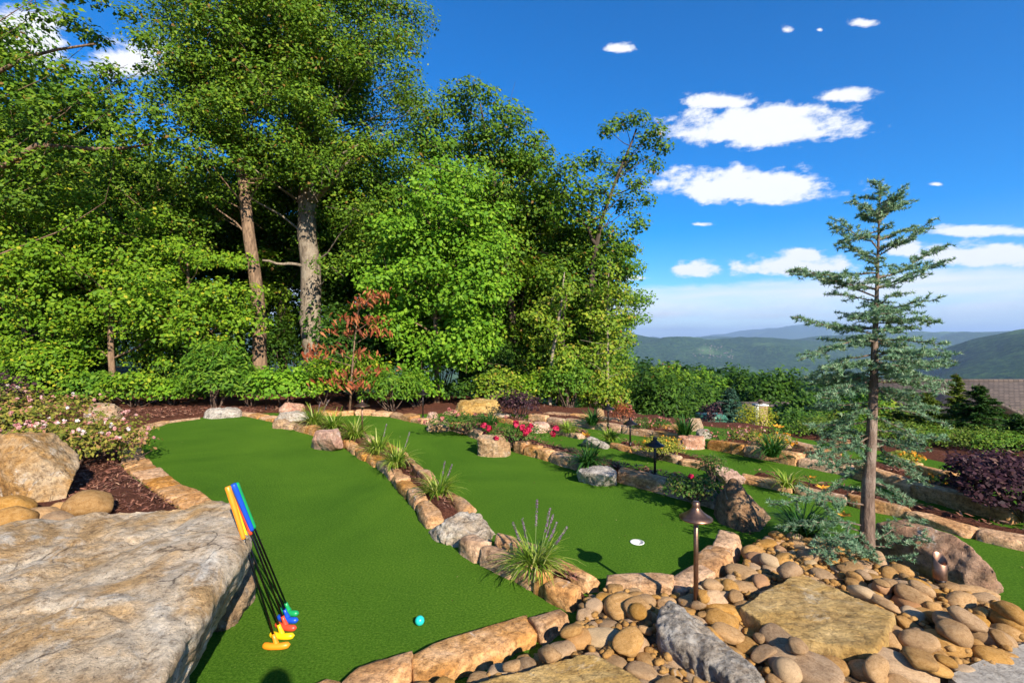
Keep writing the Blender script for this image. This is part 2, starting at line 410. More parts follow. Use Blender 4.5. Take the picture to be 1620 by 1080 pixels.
def mulch_mat(name='mulch', dark=False):
    m, t, b = nmat(name)
    v, _ = coords(t, False)
    mpn = N(t, 'ShaderNodeMapping'); mpn.inputs['Scale'].default_value = (1, 2.6, 1); mpn.inputs['Rotation'].default_value = (0, 0, .6); t.links.new(v, mpn.inputs[0])
    a = noise(t, mpn.outputs[0], 38, 6, .7, 1.5)
    c = ramp(t, a, [(.3, (.030, .010, .006)), (.5, (.125, .040, .022)), (.72, (.30, .13, .075))])
    t.links.new(c, b.inputs['Base Color']); b.inputs['Roughness'].default_value = .95; b.inputs['Specular IOR Level'].default_value = .15
    bump(t, b, a, 1.0, .04)
    return m
M['mulch'] = mulch_mat()
def chip_mat():
    m, t, b = nmat('mulch_chip')
    at = N(t, 'ShaderNodeAttribute', attribute_name='rnd')
    t.links.new(ramp(t, at.outputs['Fac'], [(0, (.06, .018, .012)), (.5, (.17, .06, .035)), (.85, (.28, .12, .07)), (1, (.40, .24, .15))]), b.inputs['Base Color'])
    b.inputs['Roughness'].default_value = .95; return m
M['chip'] = chip_mat()
def terrain_mat():
    m, t, b = nmat('terrain')
    g = N(t, 'ShaderNodeNewGeometry'); v = g.outputs['Position']
    ln = N(t, 'ShaderNodeVectorMath', operation='LENGTH'); t.links.new(v, ln.inputs[0])
    near = ramp(t, noise(t, v, 5, 8, .7), [(.3, (.035, .016, .009)), (.5, (.10, .045, .025)), (.7, (.20, .11, .06))])
    nn = noise(t, v, .0016, 6, .6); fo = noise(t, v, .035, 5, .75)
    wood = ramp(t, fo, [(.34, (.008, .022, .008)), (.5, (.024, .060, .016)), (.66, (.070, .125, .030))])
    fld = ramp(t, noise(t, v, .004, 6, .6), [(.3, (.10, .20, .06)), (.7, (.18, .27, .09))])
    far = mixc(t, ramp(t, nn, [(.54, (0, 0, 0)), (.62, (.6, .6, .6))]), wood, fld)
    fac = N(t, 'ShaderNodeMapRange'); t.links.new(ln.outputs['Value'], fac.inputs[0]); fac.inputs[1].default_value = 25; fac.inputs[2].default_value = 70
    t.links.new(mixc(t, fac.outputs[0], near, far), b.inputs['Base Color'])
    b.inputs['Roughness'].default_value = 1; b.inputs['Specular IOR Level'].default_value = .05
    bump(t, b, mth(t, 'ADD', fo, mth(t, 'MULTIPLY', noise(t, v, .012, 4), 1.5)), 1.0, 22.0)
    return m
M['terrain'] = terrain_mat()
LF = {
 'oak': [(0, (.020, .060, .008)), (.4, (.045, .120, .014)), (.8, (.085, .180, .020)), (.985, (.13, .19, .025)), (1, (.24, .13, .03))],
 'maple': [(0, (.040, .130, .010)), (.5, (.080, .215, .016)), (1, (.150, .300, .030))],
 'bright': [(0, (.038, .115, .008)), (.5, (.085, .200, .014)), (.9, (.150, .270, .022)), (1, (.24, .28, .03))],
 'yellow': [(0, (.055, .125, .012)), (.5, (.115, .195, .020)), (.85, (.20, .25, .03)), (1, (.32, .24, .04))],
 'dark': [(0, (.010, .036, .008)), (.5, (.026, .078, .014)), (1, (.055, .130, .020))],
 'laurel': [(0, (.024, .085, .010)), (.5, (.060, .165, .016)), (1, (.13, .25, .03))],
 'redleaf': [(0, (.16, .035, .018)), (.5, (.34, .085, .035)), (1, (.46, .18, .07))],
 'purple': [(0, (.016, .008, .012)), (.5, (.045, .018, .028)), (.85, (.10, .045, .055)), (1, (.20, .11, .09))],
 'abelia': [(0, (.070, .095, .012)), (.4, (.17, .19, .025)), (.7, (.34, .29, .05)), (.85, (.38, .20, .09)), (1, (.40, .16, .12))],
 'gold': [(0, (.16, .18, .015)), (.5, (.34, .34, .02)), (1, (.50, .46, .04))],
 'spirea': [(0, (.10, .14, .015)), (.5, (.24, .25, .03)), (1, (.42, .36, .06))],
 'liriope': [(0, (.055, .140, .012)), (.4, (.150, .260, .020)), (.75, (.34, .40, .06)), (1, (.52, .52, .20))],
 'daylily': [(0, (.015, .065, .012)), (.5, (.035, .120, .020)), (1, (.08, .19, .03))],
 'cedar': [(0, (.070, .150, .080)), (.4, (.160, .290, .165)), (.8, (.29, .42, .27)), (1, (.45, .55, .36))],
 'fir': [(0, (.008, .030, .010)), (.5, (.022, .068, .018)), (1, (.055, .125, .030))],
 'juniper': [(0, (.035, .070, .012)), (.5, (.085, .140, .022)), (1, (.16, .21, .04))],
 'spruce': [(0, (.025, .075, .055)), (.5, (.060, .150, .105)), (1, (.13, .24, .17))],
 'rose': [(0, (.030, .075, .012)), (.6, (.075, .155, .022)), (1, (.17, .15, .04))],
}
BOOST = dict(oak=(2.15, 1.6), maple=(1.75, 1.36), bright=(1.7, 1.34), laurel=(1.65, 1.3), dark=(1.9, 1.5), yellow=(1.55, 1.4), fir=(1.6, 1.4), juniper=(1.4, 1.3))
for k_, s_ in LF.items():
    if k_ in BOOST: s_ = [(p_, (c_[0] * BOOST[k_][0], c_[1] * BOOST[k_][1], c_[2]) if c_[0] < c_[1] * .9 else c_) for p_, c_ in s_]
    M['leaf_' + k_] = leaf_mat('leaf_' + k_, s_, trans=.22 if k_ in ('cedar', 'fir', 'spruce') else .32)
def petal(name, a, b_):
    M[name] = leaf_mat(name, [(0, a), (1, b_)], .6, .25, .2, .05)
petal('petal_pink', (.42, .12, .12), (.75, .48, .44)); petal('petal_white', (.62, .45, .42), (.82, .76, .72))
petal('petal_red', (.32, .006, .035), (.62, .03, .10)); petal('petal_orange', (.70, .26, .02), (.85, .46, .05))
petal('petal_lilac', (.13, .08, .13), (.30, .22, .27)); petal('petal_rose', (.40, .10, .10), (.60, .28, .22))
M['bark_big'] = bark_mat('bark_big', (.055, .04, .028), (.36, .28, .20), 16, (.34, .28, .21))
M['bark_brown'] = bark_mat('bark_brown', (.05, .028, .018), (.36, .23, .14), 18)
M['bark_dark'] = bark_mat('bark_dark', (.03, .022, .016), (.12, .085, .06), 9)
M['bark_pale'] = bark_mat('bark_pale', (.16, .12, .08), (.42, .34, .25), 9)
M['bark_cedar'] = bark_mat('bark_cedar', (.07, .04, .028), (.30, .205, .15), 30, (.36, .28, .22))
M['twig'] = plain('twig', (.10, .06, .04), .9, var=.3)
M['stem_green'] = plain('stem_green', (.14, .20, .05), .7, var=.3)
# ================================================================ THE SETTING
def smooth(x, a, b):
    t_ = np.clip((x - a) / (b - a), 0, 1); return t_ * t_ * (3 - 2 * t_)
def poly_sd(x, y, poly):
    """signed distance, positive inside"""
    x = np.asarray(x, float); y = np.asarray(y, float); best = np.full(x.shape, 1e9)
    for i in range(len(poly)):
        ax, ay = poly[i - 1][0], poly[i - 1][1]; bx, by = poly[i][0], poly[i][1]
        ex, ey = bx - ax, by - ay; l2 = ex * ex + ey * ey + 1e-12
        t_ = np.clip(((x - ax) * ex + (y - ay) * ey) / l2, 0, 1)
        best = np.minimum(best, (x - ax - t_ * ex) ** 2 + (y - ay - t_ * ey) ** 2)
    return np.where(pip(x, y, poly), 1, -1) * np.sqrt(best)

RIDGES = [  # azimuth centre deg, azimuth half width, distance, radial width, top height
    (18, 6.0, 1500, 330, 178), (21, 15, 4700, 900, 205), (6, 12, 5600, 900, 225), (33, 9, 6200, 900, 238), (44, 7.5, 3000, 800, 205), (52, 9, 2900, 800, 215),
    (24, 22, 9500, 1300, 262), (50, 14, 9000, 1300, 300), (31.5, 5.0, 15500, 1500, 290), (27, 8, 16500, 1500, 330), (38, 9, 17000, 1500, 360), (14, 12, 17500, 1600, 350),
    (-20, 25, 6000, 1500, 300), (-60, 30, 6500, 1500, 380), (80, 20, 5000, 1400, 330), (110, 25, 7000, 1500, 400)]
def terrain_z(x, y):
    x = np.asarray(x, float); y = np.asarray(y, float)
    s = .62 * x + .78 * y; r = np.hypot(x, y)
    rel = lambda v, a, k: k * np.maximum(0, v - a)
    z = -0.16 - rel(s, 9.2, .30) + rel(s, 34, .23) - rel(s, 125, .30)
    z = np.maximum(z, -232.0)
    z += np.minimum(rel(-s, 9, .10), 60)
    p3 = np.stack([x, y, np.zeros_like(x)], -1).reshape(-1, 3)
    w_near = smooth(s, 10, 30).reshape(-1)
    z = z + (w_near * .8 * fbm(p3 / 14., 3, 5)).reshape(z.shape)
    w_far = smooth(r, 500, 1500) * (y > -3000)
    hills = 52 * fbm(p3 / 900., 6, 11, .52) + 34 * (1 - 2 * np.abs(fbm(p3 / 1300., 4, 31, .5)))
    z = z + w_far * hills.reshape(z.shape)
    azd = np.degrees(np.arctan2(x, y))
    wob = fbm(p3 / 1600., 4, 77).reshape(z.shape)
    for (a0, aw, d0, dw, hh) in RIDGES:
        dd = r + wob * 420
        g_ = np.exp(-((azd - a0) / aw) ** 2) * np.exp(-((dd - d0) / np.where(dd < d0, dw * 1.5, dw)) ** 2)
        z = z + hh * g_ * (1 + .12 * wob) * smooth(r, 450, 1100)
    return z
azs = np.concatenate([np.linspace(-60, 62, 340), np.linspace(62, 300, 70)[1:-1]])
rs = np.concatenate([[0.3], np.geomspace(1.5, 40, 46), np.geomspace(40, 900, 60)[1:], np.geomspace(900, 23000, 190)[1:]])
A, R = np.meshgrid(np.radians(azs), rs, indexing='ij')
X, Y = R * np.sin(A), R * np.cos(A)
Z = terrain_z(X, Y)
na, nr = X.shape
idx = np.arange(na * nr).reshape(na, nr); nxt = np.roll(idx, -1, 0)
Q = np.stack([idx[:, :-1], idx[:, 1:], nxt[:, 1:], nxt[:, :-1]], -1).reshape(-1, 4)
tag(link_mesh('terrain', np_mesh('terrain', np.stack([X, Y, Z], -1).reshape(-1, 3), Q[:, ::-1], smooth=True), M['terrain']), kind='structure')

# ---- the course: one turf carpet laid under every bed and kerb
course = [G(*p) for p in [(340, 845), (289, 807), (250, 783), (209, 754), (192, 735), (193, 705), (215, 680), (245, 670), (310, 661), (370, 655), (430, 653), (498, 654), (569, 652), (607, 653),
          (632, 656), (690, 654), (760, 653), (840, 656), (900, 658), (1000, 664), (1100, 672), (1200, 684), (1300, 698), (1450, 722), (1560, 745), (1690, 785)]] + \
         [Vector((4.9, 3.2, 0)), Vector((4.2, 2.2, 0)), Vector((1.6, .4, 0)), Vector((-1.2, .3, 0)), Vector((-2.4, 1.4, 0))]
bm = bmesh.new()
HOLE = G(1008, 857); loops = [[bm.verts.new(p) for p in course], [bm.verts.new((HOLE.x + .046 * math.cos(k * math.pi / 16), HOLE.y + .046 * math.sin(k * math.pi / 16), 0)) for k in range(32)]]
bmesh.ops.triangle_fill(bm, edges=[bm.edges.new((l[i - 1], l[i])) for l in loops for i in range(len(l))], use_beauty=True)
bmesh.ops.recalc_face_normals(bm, faces=bm.faces[:])
me = bpy.data.meshes.new('turf'); bm.to_mesh(me); bm.free()
for pl in me.polygons:
    if pl.normal.z < 0: pl.flip()
me.update()
tag(link_mesh('putting_turf', me, M['turf']), kind='structure')

def height_sheet(name, poly, h, slope, amp, mat, step=.06, edge=-.012, inside=True, bbox=None, seed=3, smooth_n=True):
    xs = [p[0] for p in poly]; ys = [p[1] for p in poly]
    b = bbox or (min(xs) - .1, max(xs) + .1, min(ys) - .1, max(ys) + .1)
    nx = int((b[1] - b[0]) / step) + 2; ny = int((b[3] - b[2]) / step) + 2
    X_, Y_ = np.meshgrid(np.linspace(b[0], b[1], nx), np.linspace(b[2], b[3], ny), indexing='ij')
    sd = poly_sd(X_, Y_, poly) * (1 if inside else -1)
    p3 = np.stack([X_, Y_, 0 * X_], -1).reshape(-1, 3)
    Z_ = np.minimum(h, edge + np.maximum(0, sd) * slope) + (amp * fbm(p3 * 9, 4, seed) * .6 + amp * fbm(p3 * 1.7, 3, seed + 9)).reshape(X_.shape) * np.clip(sd * 6, 0, 1)
    if not inside: Z_ = Z_ + (terrain_z(X_, Y_) + .16) * (sd > .3)
    i_ = np.arange(nx * ny).reshape(nx, ny)
    q_ = np.stack([i_[:-1, :-1], i_[1:, :-1], i_[1:, 1:], i_[:-1, 1:]], -1).reshape(-1, 4)
    keep = (sd[:-1, :-1] > -.08).ravel() | (sd[1:, 1:] > -.08).ravel()
    o = link_mesh(name, np_mesh(name, np.stack([X_, Y_, Z_], -1).reshape(-1, 3), q_[keep], smooth=smooth_n), mat)
    return tag(o, kind='structure')
height_sheet('mulch_bed', [tuple(p) for p in course], .045, .35, .03, M['mulch'], .085, -.02, False, (-13.5, 8.6, 1.8, 13.6))

rng = np.random.default_rng(7)
def offset_line(pts, o):
    pts = np.asarray([tuple(p)[:2] for p in pts]); t_ = np.gradient(pts, axis=0); t_ /= np.linalg.norm(t_, axis=1)[:, None] + 1e-9
    return pts + np.stack([-t_[:, 1], t_[:, 0]], -1) * o

# ---- kerbs of split sandstone, each stone a piece
def block_mesh(L, w, h, seed, jag=.013):
    r = np.random.default_rng(seed)
    def cuts(n_, size):
        e_ = min(.018, size * .15); return np.concatenate([[0, e_], np.linspace(e_, size - e_, n_ + 1)[1:-1], [size - e_, size]]) - size / 2
    cx_, cy_, cz_ = cuts(6, L), cuts(3, w), cuts(3, h)
    nx, ny, nz_ = len(cx_), len(cy_), len(cz_)
    key = {}; V = []; Qs = []
    def vid(i, j, k):
        if (i, j, k) not in key: key[(i, j, k)] = len(V); V.append((cx_[i], cy_[j], cz_[k]))
        return key[(i, j, k)]
    for i in range(nx - 1):
        for j in range(ny - 1):
            Qs.append([vid(i, j, 0), vid(i, j + 1, 0), vid(i + 1, j + 1, 0), vid(i + 1, j, 0)])
            k = nz_ - 1; Qs.append([vid(i, j, k), vid(i + 1, j, k), vid(i + 1, j + 1, k), vid(i, j + 1, k)])
    for i in range(nx - 1):
        for k in range(nz_ - 1):
            Qs.append([vid(i, 0, k), vid(i + 1, 0, k), vid(i + 1, 0, k + 1), vid(i, 0, k + 1)])
            j = ny - 1; Qs.append([vid(i, j, k), vid(i, j, k + 1), vid(i + 1, j, k + 1), vid(i + 1, j, k)])
    for j in range(ny - 1):
        for k in range(nz_ - 1):
            Qs.append([vid(0, j, k), vid(0, j, k + 1), vid(0, j + 1, k + 1), vid(0, j + 1, k)])
            i = nx - 1; Qs.append([vid(i, j, k), vid(i, j + 1, k), vid(i, j + 1, k + 1), vid(i, j, k + 1)])
    V = np.array(V); half = np.array([L, w, h]) / 2; o = r.uniform(0, 90, 3)
    edge = (np.abs(V) > half - 1e-6).sum(1)
    V[edge >= 2] *= 1 - .005 / half * (np.abs(V[edge >= 2]) > half - 1e-6)
    W_ = V.copy()
    # split faces are rough, the bedding plane on top stays nearly flat
    sidey = np.abs(W_[:, 1]) > half[1] * .9; sidex = np.abs(W_[:, 0]) > half[0] * .95; top = W_[:, 2] > half[2] * .9
    V[:, 1] += sidey * (jag * 1.5 * vnoise(W_ * np.array([9, 9, 16]) + o, 1) + jag * .8 * vnoise(W_ * 30 + o, 2))
    V[:, 0] += sidex * (jag * 1.2 * vnoise(W_ * 12 + o, 3))
    V[:, 2] += top * (jag * .35 * vnoise(W_ * 7 + o, 4) + jag * .25 * vnoise(W_ * 24 + o, 5))
    # taper, skew, tilt
    V[:, 1] *= 1 + r.uniform(-.14, .14) * V[:, 0] / half[0]
    V[:, 2] += V[:, 0] / half[0] * r.uniform(-.010, .010) + (V[:, 1] / half[1]) * r.uniform(-.008, .008)
    V[:, 0] += (V[:, 1] / half[1]) * r.uniform(-.03, .03) * min(1, L / .3)
    # knocked-off arrises and corners
    for _ in range(4):
        n_ = np.array([r.choice([-1, 1]) * r.uniform(.2, 1) / L, r.choice([-1, 1]) * r.uniform(.4, 1) / w, r.uniform(.3, 1) / h]); n_ /= np.linalg.norm(n_)
        dd = V @ n_; m_ = dd.max() - r.uniform(.004, .022); V = V - n_ * np.maximum(0, dd - m_)[:, None]
    return np_mesh('stone', V, np.array(Qs), smooth=False)
SEED = [100]
def kerb_row(border, pts, width, height, lmin, lmax, side=1, z0=0.0, jag=.013, hj=.18, lens=None, name='stone'):
    line = resample(pts, .02); seg = np.linalg.norm(np.diff(line, axis=0), axis=1); cum = np.concatenate([[0], np.cumsum(seg)])
    total = cum[-1]; pos = 0.0; q = 0
    while pos < total - .06:
        SEED[0] += 1; r = random.Random(SEED[0])
        L = (lens[q % len(lens)] if lens else r.uniform(lmin, lmax)); q += 1
        if total - pos - L < lmin * .5: L = total - pos
        a = np.array([np.interp(pos, cum, line[:, k]) for k in range(2)]); b = np.array([np.interp(min(total, pos + L), cum, line[:, k]) for k in range(2)])
        t_ = (b - a); ln_ = np.linalg.norm(t_)
        if ln_ < .04: break
        t_ /= ln_; n_ = np.array([-t_[1], t_[0]]) * side
        w = width * r.uniform(.85, 1.15); h = height * r.uniform(1 - hj, 1 + hj)
        c = (a + b) / 2 + n_ * (w / 2 + r.uniform(-.012, .012))
        o = link_mesh(name, block_mesh(max(.05, ln_ - .008), w, h + .03, SEED[0], jag), M['kerb'], border)
        o.location = (c[0], c[1], z0 + (h - .03) / 2)
        o.rotation_euler = (r.uniform(-.03, .03), r.uniform(-.02, .02), math.atan2(t_[1], t_[0]) + r.uniform(-.04, .04))
        pos += L
def border(label): return empty('stone_border', (0, 0, 0), label, 'stone border', 'sandstone borders of the putting greens')
def gl(lst, z=0.0): return [G(x, y, z) for x, y in lst]
b_ = border('flush tan paving stones along the left edge of the near green, beside brown mulch')
kerb_row(b_, gl([(345, 850), (289, 807), (250, 783), (209, 754), (193, 735), (194, 705), (216, 680), (246, 669), (310, 661)]), .24, .035, .3, .5, side=-1, jag=.006)
kerb_row(b_, gl([(372, 656), (400, 661), (430, 668)]), .26, .05, .35, .5, jag=.008)
b_ = border('raised sandstone border around mulch strip between the left green and the middle green')
kerb_row(b_, gl([(448, 678), (470, 682), (498, 690)]), .2, .10, .22, .4)
A1 = [(541, 707), (560, 719), (585, 736), (605, 747), (613, 754), (625, 774), (640, 790), (656, 808), (668, 827), (676, 838)]
kerb_row(b_, gl(A1), .14, .09, .26, .42, jag=.013)
A2 = [(724, 875), (764, 899), (804, 918), (827, 927), (871, 955), (904, 970)]
kerb_row(b_, gl(A2), .115, .125, .2, .4, jag=.012, lens=[.24, .30, .20, .10, .60])
A1b = [(560, 679), (591, 689), (633, 709), (667, 740), (687, 753), (715, 772), (753, 799)]
kerb_row(b_, gl(A1b, .10), .10, .10, .3, .5, side=-1, jag=.014)
A2b = [(793, 845), (833, 861), (880, 876), (920, 893), (948, 908)]
kerb_row(b_, gl(A2b, .10), .09, .11, .3, .5, side=-1, jag=.016)
b_ = border('thin curved sandstone border around the far end of the middle green')
kerb_row(b_, gl([(497, 657), (533, 658), (569, 657), (607, 658), (629, 662), (651, 668), (676, 673)]), .2, .09, .28, .5)
b_ = border('sandstone border running along the right side of the middle green')
B1 = [(709, 677), (747, 692), (758, 697)]; B2 = [(808, 714), (849, 725), (875, 733), (913, 744)]; B3 = [(971, 762), (1022, 773), (1095, 795), (1130, 806)]
kerb_row(b_, gl(B1), .18, .12, .25, .45); kerb_row(b_, gl(B2), .18, .13, .22, .42, jag=.016); kerb_row(b_, gl(B3), .16, .12, .35, .65, jag=.014)
b_ = border('curved reddish sandstone border between the middle green and the cobbles')
E1 = [(1176, 846), (1174, 860), (1156, 884), (1121, 913), (1064, 931), (1046, 935), (1015, 930), (998, 925), (960, 924)]
kerb_row(b_, gl(E1, .10), .17, .10, .28, .42, side=-1, jag=.010)
b_ = border('long heavy sandstone slabs edging the near end of the left green')
E2 = [(905, 969), (877, 987), (842, 999), (682, 1066), (628, 1080), (520, 1118), (400, 1150)]
kerb_row(b_, gl(E2, .08), .16, .075, .2, .3, side=-1, jag=.014, lens=[.22, .64, .30])
b_ = border('sandstone border between the third green and the planted strip behind it')
C1 = [(700, 655), (745, 661), (787, 667), (836, 676)]; C2 = [(869, 685), (915, 695)]; C3 = [(962, 708), (1002, 717), (1047, 728), (1104, 742), (1130, 749)]
C4 = [(1170, 763), (1220, 773), (1260, 782), (1322, 796), (1380, 811), (1444, 824), (1478, 835), (1538, 853), (1620, 872), (1700, 893)]
for c_ in (C1, C2, C3): kerb_row(b_, gl(c_), .14, .075, .28, .5)
kerb_row(b_, gl(C4), .14, .085, .3, .55)
b_ = border('tall sandstone border behind the fourth green, below the daylilies')
D1 = [(836, 664), (887, 671), (922, 676), (975, 684), (1036, 693), (1076, 702)]; D2 = [(1121, 711), (1196, 725), (1280, 741), (1340, 753), (1387, 764), (1442, 787), (1487, 802), (1544, 816), (1600, 830)]
kerb_row(b_, gl(D1), .16, .11, .4, .8); kerb_row(b_, gl(D2), .16, .125, .5, .8)
b_ = border('low far sandstone border around the topmost strip of turf')
kerb_row(b_, gl([(860, 659), (920, 664), (985, 671), (1040, 679), (1075, 684)]), .2, .09, .4, .7)
kerb_row(b_, gl([(1150, 702), (1200, 706), (1260, 717), (1320, 730)]), .2, .12, .4, .7)
kerb_row(b_, gl([(1449, 767), (1491, 782), (1530, 795)]), .16, .08, .3, .5)
kerb_row(b_, gl([(1400, 735), (1464, 751), (1504, 763)]), .16, .10, .3, .5)

# ---- planted mulch strips
def strip(front, width, h, z=0.0, inset=.09, step=.035):
    f_ = resample(gl(front, z), .15); fr = offset_line(f_, inset); bk = offset_line(f_, inset + width)
    poly = [tuple(p) for p in fr] + [tuple(p) for p in bk[::-1]]
    o = height_sheet('mulch_bed', poly, h, .9, .018, M['mulch'], step)
    return poly
beds = []
pa = [tuple(p)[:2] for p in offset_line(resample(gl(A1), .1), .10)] + [tuple(G(735, 820))[:2]] + [tuple(p)[:2] for p in offset_line(resample(gl(A1b, .12), .1), -.08)][::-1]
pb = [tuple(p)[:2] for p in offset_line(resample(gl(A2), .1), .09)] + [tuple(G(930, 948))[:2]] + [tuple(p)[:2] for p in offset_line(resample(gl(A2b, .12), .1), -.08)][::-1]
pz = [tuple(G(*p))[:2] for p in [(430, 668), (498, 687), (543, 705), (585, 690), (560, 679), (520, 668), (498, 660), (455, 657)]]
for poly, hh in ((pa, .10), (pb, .11), (pz, .08)):
    height_sheet('mulch_bed', poly, hh, 1.6, .02, M['mulch'], .03); beds.append((poly, hh))
for (ln_, w_, h_) in ((B1, .5, .09), ([(752, 694), (808, 712)], .5, .09), (B2, .42, .10), ([(905, 741), (975, 760)], .3, .09), (B3, .34, .11), (C1, .3, .06), ([(830, 674), (872, 683)], .25, .06), (C2, .25, .07), (C3, .26, .08),
                      (C4, .30, .085), (D1, .4, .11), (D2, .42, .13)):
    beds.append((strip(ln_, w_, h_), h_))
# loose bark shreds on the nearer beds
def chips(name, polys, n, size):
    Vs = []; cnt = 0
    for poly, hh in polys:
        xs = np.array([p[0] for p in poly]); ys = np.array([p[1] for p in poly])
        k = int(n); x = rng.uniform(xs.min(), xs.max(), k * 3); y = rng.uniform(ys.min(), ys.max(), k * 3)
        ok = poly_sd(x, y, poly) > .05; x, y = x[ok][:k], y[ok][:k]; k = len(x)
        a = rng.uniform(0, math.pi, k); L = rng.uniform(.4, 1.2, k) * size; w = L * rng.uniform(.12, .3, k)
        d = np.stack([np.cos(a), np.sin(a), rng.normal(0, .35, k)], -1); s_ = np.stack([-np.sin(a), np.cos(a), rng.normal(0, .5, k)], -1)
        c = np.stack([x, y, hh + rng.uniform(.002, .026, k)], -1)
        Vs.append(np.stack([c - d * L[:, None], c - d * L[:, None] * .3 + s_ * w[:, None], c + d * L[:, None], c + d * L[:, None] * .2 - s_ * w[:, None]], 1).reshape(-1, 3)); cnt += k
    V = np.vstack(Vs); o = link_mesh(name, np_mesh(name, V, np.arange(len(V)).reshape(-1, 4), rng.random(cnt)), M['chip'])
    return tag(o, kind='stuff')
chips('bark_mulch', [(pa, .10), (pb, .11)], 1500, .028)
chips('bark_mulch', beds[2:], 700, .03)
lb = [tuple(G(*p))[:2] for p in [(300, 812), (205, 750), (188, 735), (190, 700), (60, 740), (90, 830)]]
chips('bark_mulch', [(lb, .045)], 4500, .03)
chips('bark_mulch', [([tuple(G(*p))[:2] for p in [(170, 672), (310, 660), (480, 652), (480, 645), (170, 650)]], .05)], 2500, .035)

# ================================================================ BOULDERS
def deform_rock(V, Nn, seed, amp, facets, size):
    r = np.random.default_rng(seed); c = V.mean(0)
    for _ in range(facets):
        n_ = r.normal(size=3); n_[2] = abs(n_[2]) * .7; n_ /= np.linalg.norm(n_)
        dd = (V - c) @ n_; o_ = np.percentile(dd, r.uniform(90, 98)); ex = np.maximum(0, dd - o_)
        V = V - n_ * (ex * .95)[:, None]
    o = r.uniform(0, 50, 3); f0 = 2.2 / size
    warp_ = np.stack([vnoise(V * f0 * 1.5 + o, k + 3) for k in range(3)], -1) * .35
    q = V * f0 + warp_ + o
    strat = vnoise(q * np.array([1.2, 1.2, 7.0]), 21)
    crack = np.abs(vnoise(q * 1.7 + 9, 33)); crack = -np.exp(-(crack / .045) ** 2)
    dsp = amp * (.75 * fbm(q * 1.4, 3, seed) + .35 * (1 - 2 * np.abs(fbm(q * 2.6, 4, seed + 4))) + .22 * strat + .7 * crack + .34 * fbm(q * 8, 4, seed + 8, .65) - .5 * np.maximum(0, vnoise(q * 5 + 3, 8) - .45))
    lf_ = fbm(q * np.array([1.1, 1.1, 1.6]) + 5, 4, seed + 13, .55) * 2.2
    fr = lf_ - np.floor(lf_); dsp = dsp + amp * .85 * (np.floor(lf_) + np.clip((fr - .82) / .18, 0, 1)) * .5
    return V + Nn * dsp[:, None]
def boulder(label, pts, mat, amp=.02, voxel=None, seed=1, facets=5, name='boulder', cat='boulder', sink=.03, group=None):
    pts = [Vector(p) for p in pts]
    zmin = min(p.z for p in pts)
    base = Vector((sum(p.x for p in pts) / len(pts), sum(p.y for p in pts) / len(pts), zmin))
    bm = bmesh.new()
    for p in pts:
        q = p - base
        if q.z < .02: q.z -= sink
        bm.verts.new(q)
    res = bmesh.ops.convex_hull(bm, input=bm.verts[:])
    bmesh.ops.delete(bm, geom=[g for g in res['geom_interior'] if isinstance(g, bmesh.types.BMVert)], context='VERTS')
    bmesh.ops.recalc_face_normals(bm, faces=bm.faces[:])
    me = bpy.data.meshes.new('tmp'); bm.to_mesh(me); bm.free()
    size = max(max(v.co[k] for v in me.vertices) - min(v.co[k] for v in me.vertices) for k in range(3))
    o = bpy.data.objects.new('tmp', me); COL.objects.link(o)
    md = o.modifiers.new('r', 'REMESH'); md.mode = 'VOXEL'; md.voxel_size = voxel or max(.012, size / 42)
    ms = o.modifiers.new('s', 'SMOOTH'); ms.iterations = 1; ms.factor = .5
    dg = bpy.context.evaluated_depsgraph_get(); ev = o.evaluated_get(dg); m2 = bpy.data.meshes.new_from_object(ev)
    bpy.data.objects.remove(o); bpy.data.meshes.remove(me)
    n = len(m2.vertices); V = np.zeros(n * 3); m2.vertices.foreach_get('co', V); V = V.reshape(-1, 3)
    Nn = np.zeros(n * 3); m2.vertices.foreach_get('normal', Nn); Nn = Nn.reshape(-1, 3)
    V = deform_rock(V, Nn, seed, amp, facets, size)
    m2.vertices.foreach_set('co', V.ravel()); m2.update()
    m2.polygons.foreach_set('use_smooth', np.ones(len(m2.polygons), bool))
    m2.name = name
    m2.materials.clear()
    ob = link_mesh(name, m2, mat, None, base)
    return tag(ob, label, cat, group)
def rock(label, px, py, wpx, hpx, mat, seed, deep=.75, flat=.3, amp=None, rot=None, z0=0.0, name='boulder', cat='boulder', facets=4):
    g = G(px, py, z0); d = g.y; w = wpx * d / F; h = hpx * d / F * .86; dp = w * deep
    r = random.Random(seed); pts = []
    ra = r.uniform(-.4, .4) if rot is None else rot
    for k in range(9):
        a = k / 9 * 2 * math.pi + r.uniform(-.25, .25)
        for zz, sc in ((0, 1.0), (h * r.uniform(.35, .6), r.uniform(.9, 1.05)), (h * r.uniform(.85, 1.05), r.uniform(.55, .8) + flat * .2)):
            x = math.cos(a) * w / 2 * sc; y = math.sin(a) * dp / 2 * sc
            pts.append(Vector((g.x + x * math.cos(ra) - y * math.sin(ra), g.y + dp * .45 + x * math.sin(ra) + y * math.cos(ra), z0 + zz)))
    return boulder(label, pts, mat, amp or w * .03, None, seed, facets, name, cat)
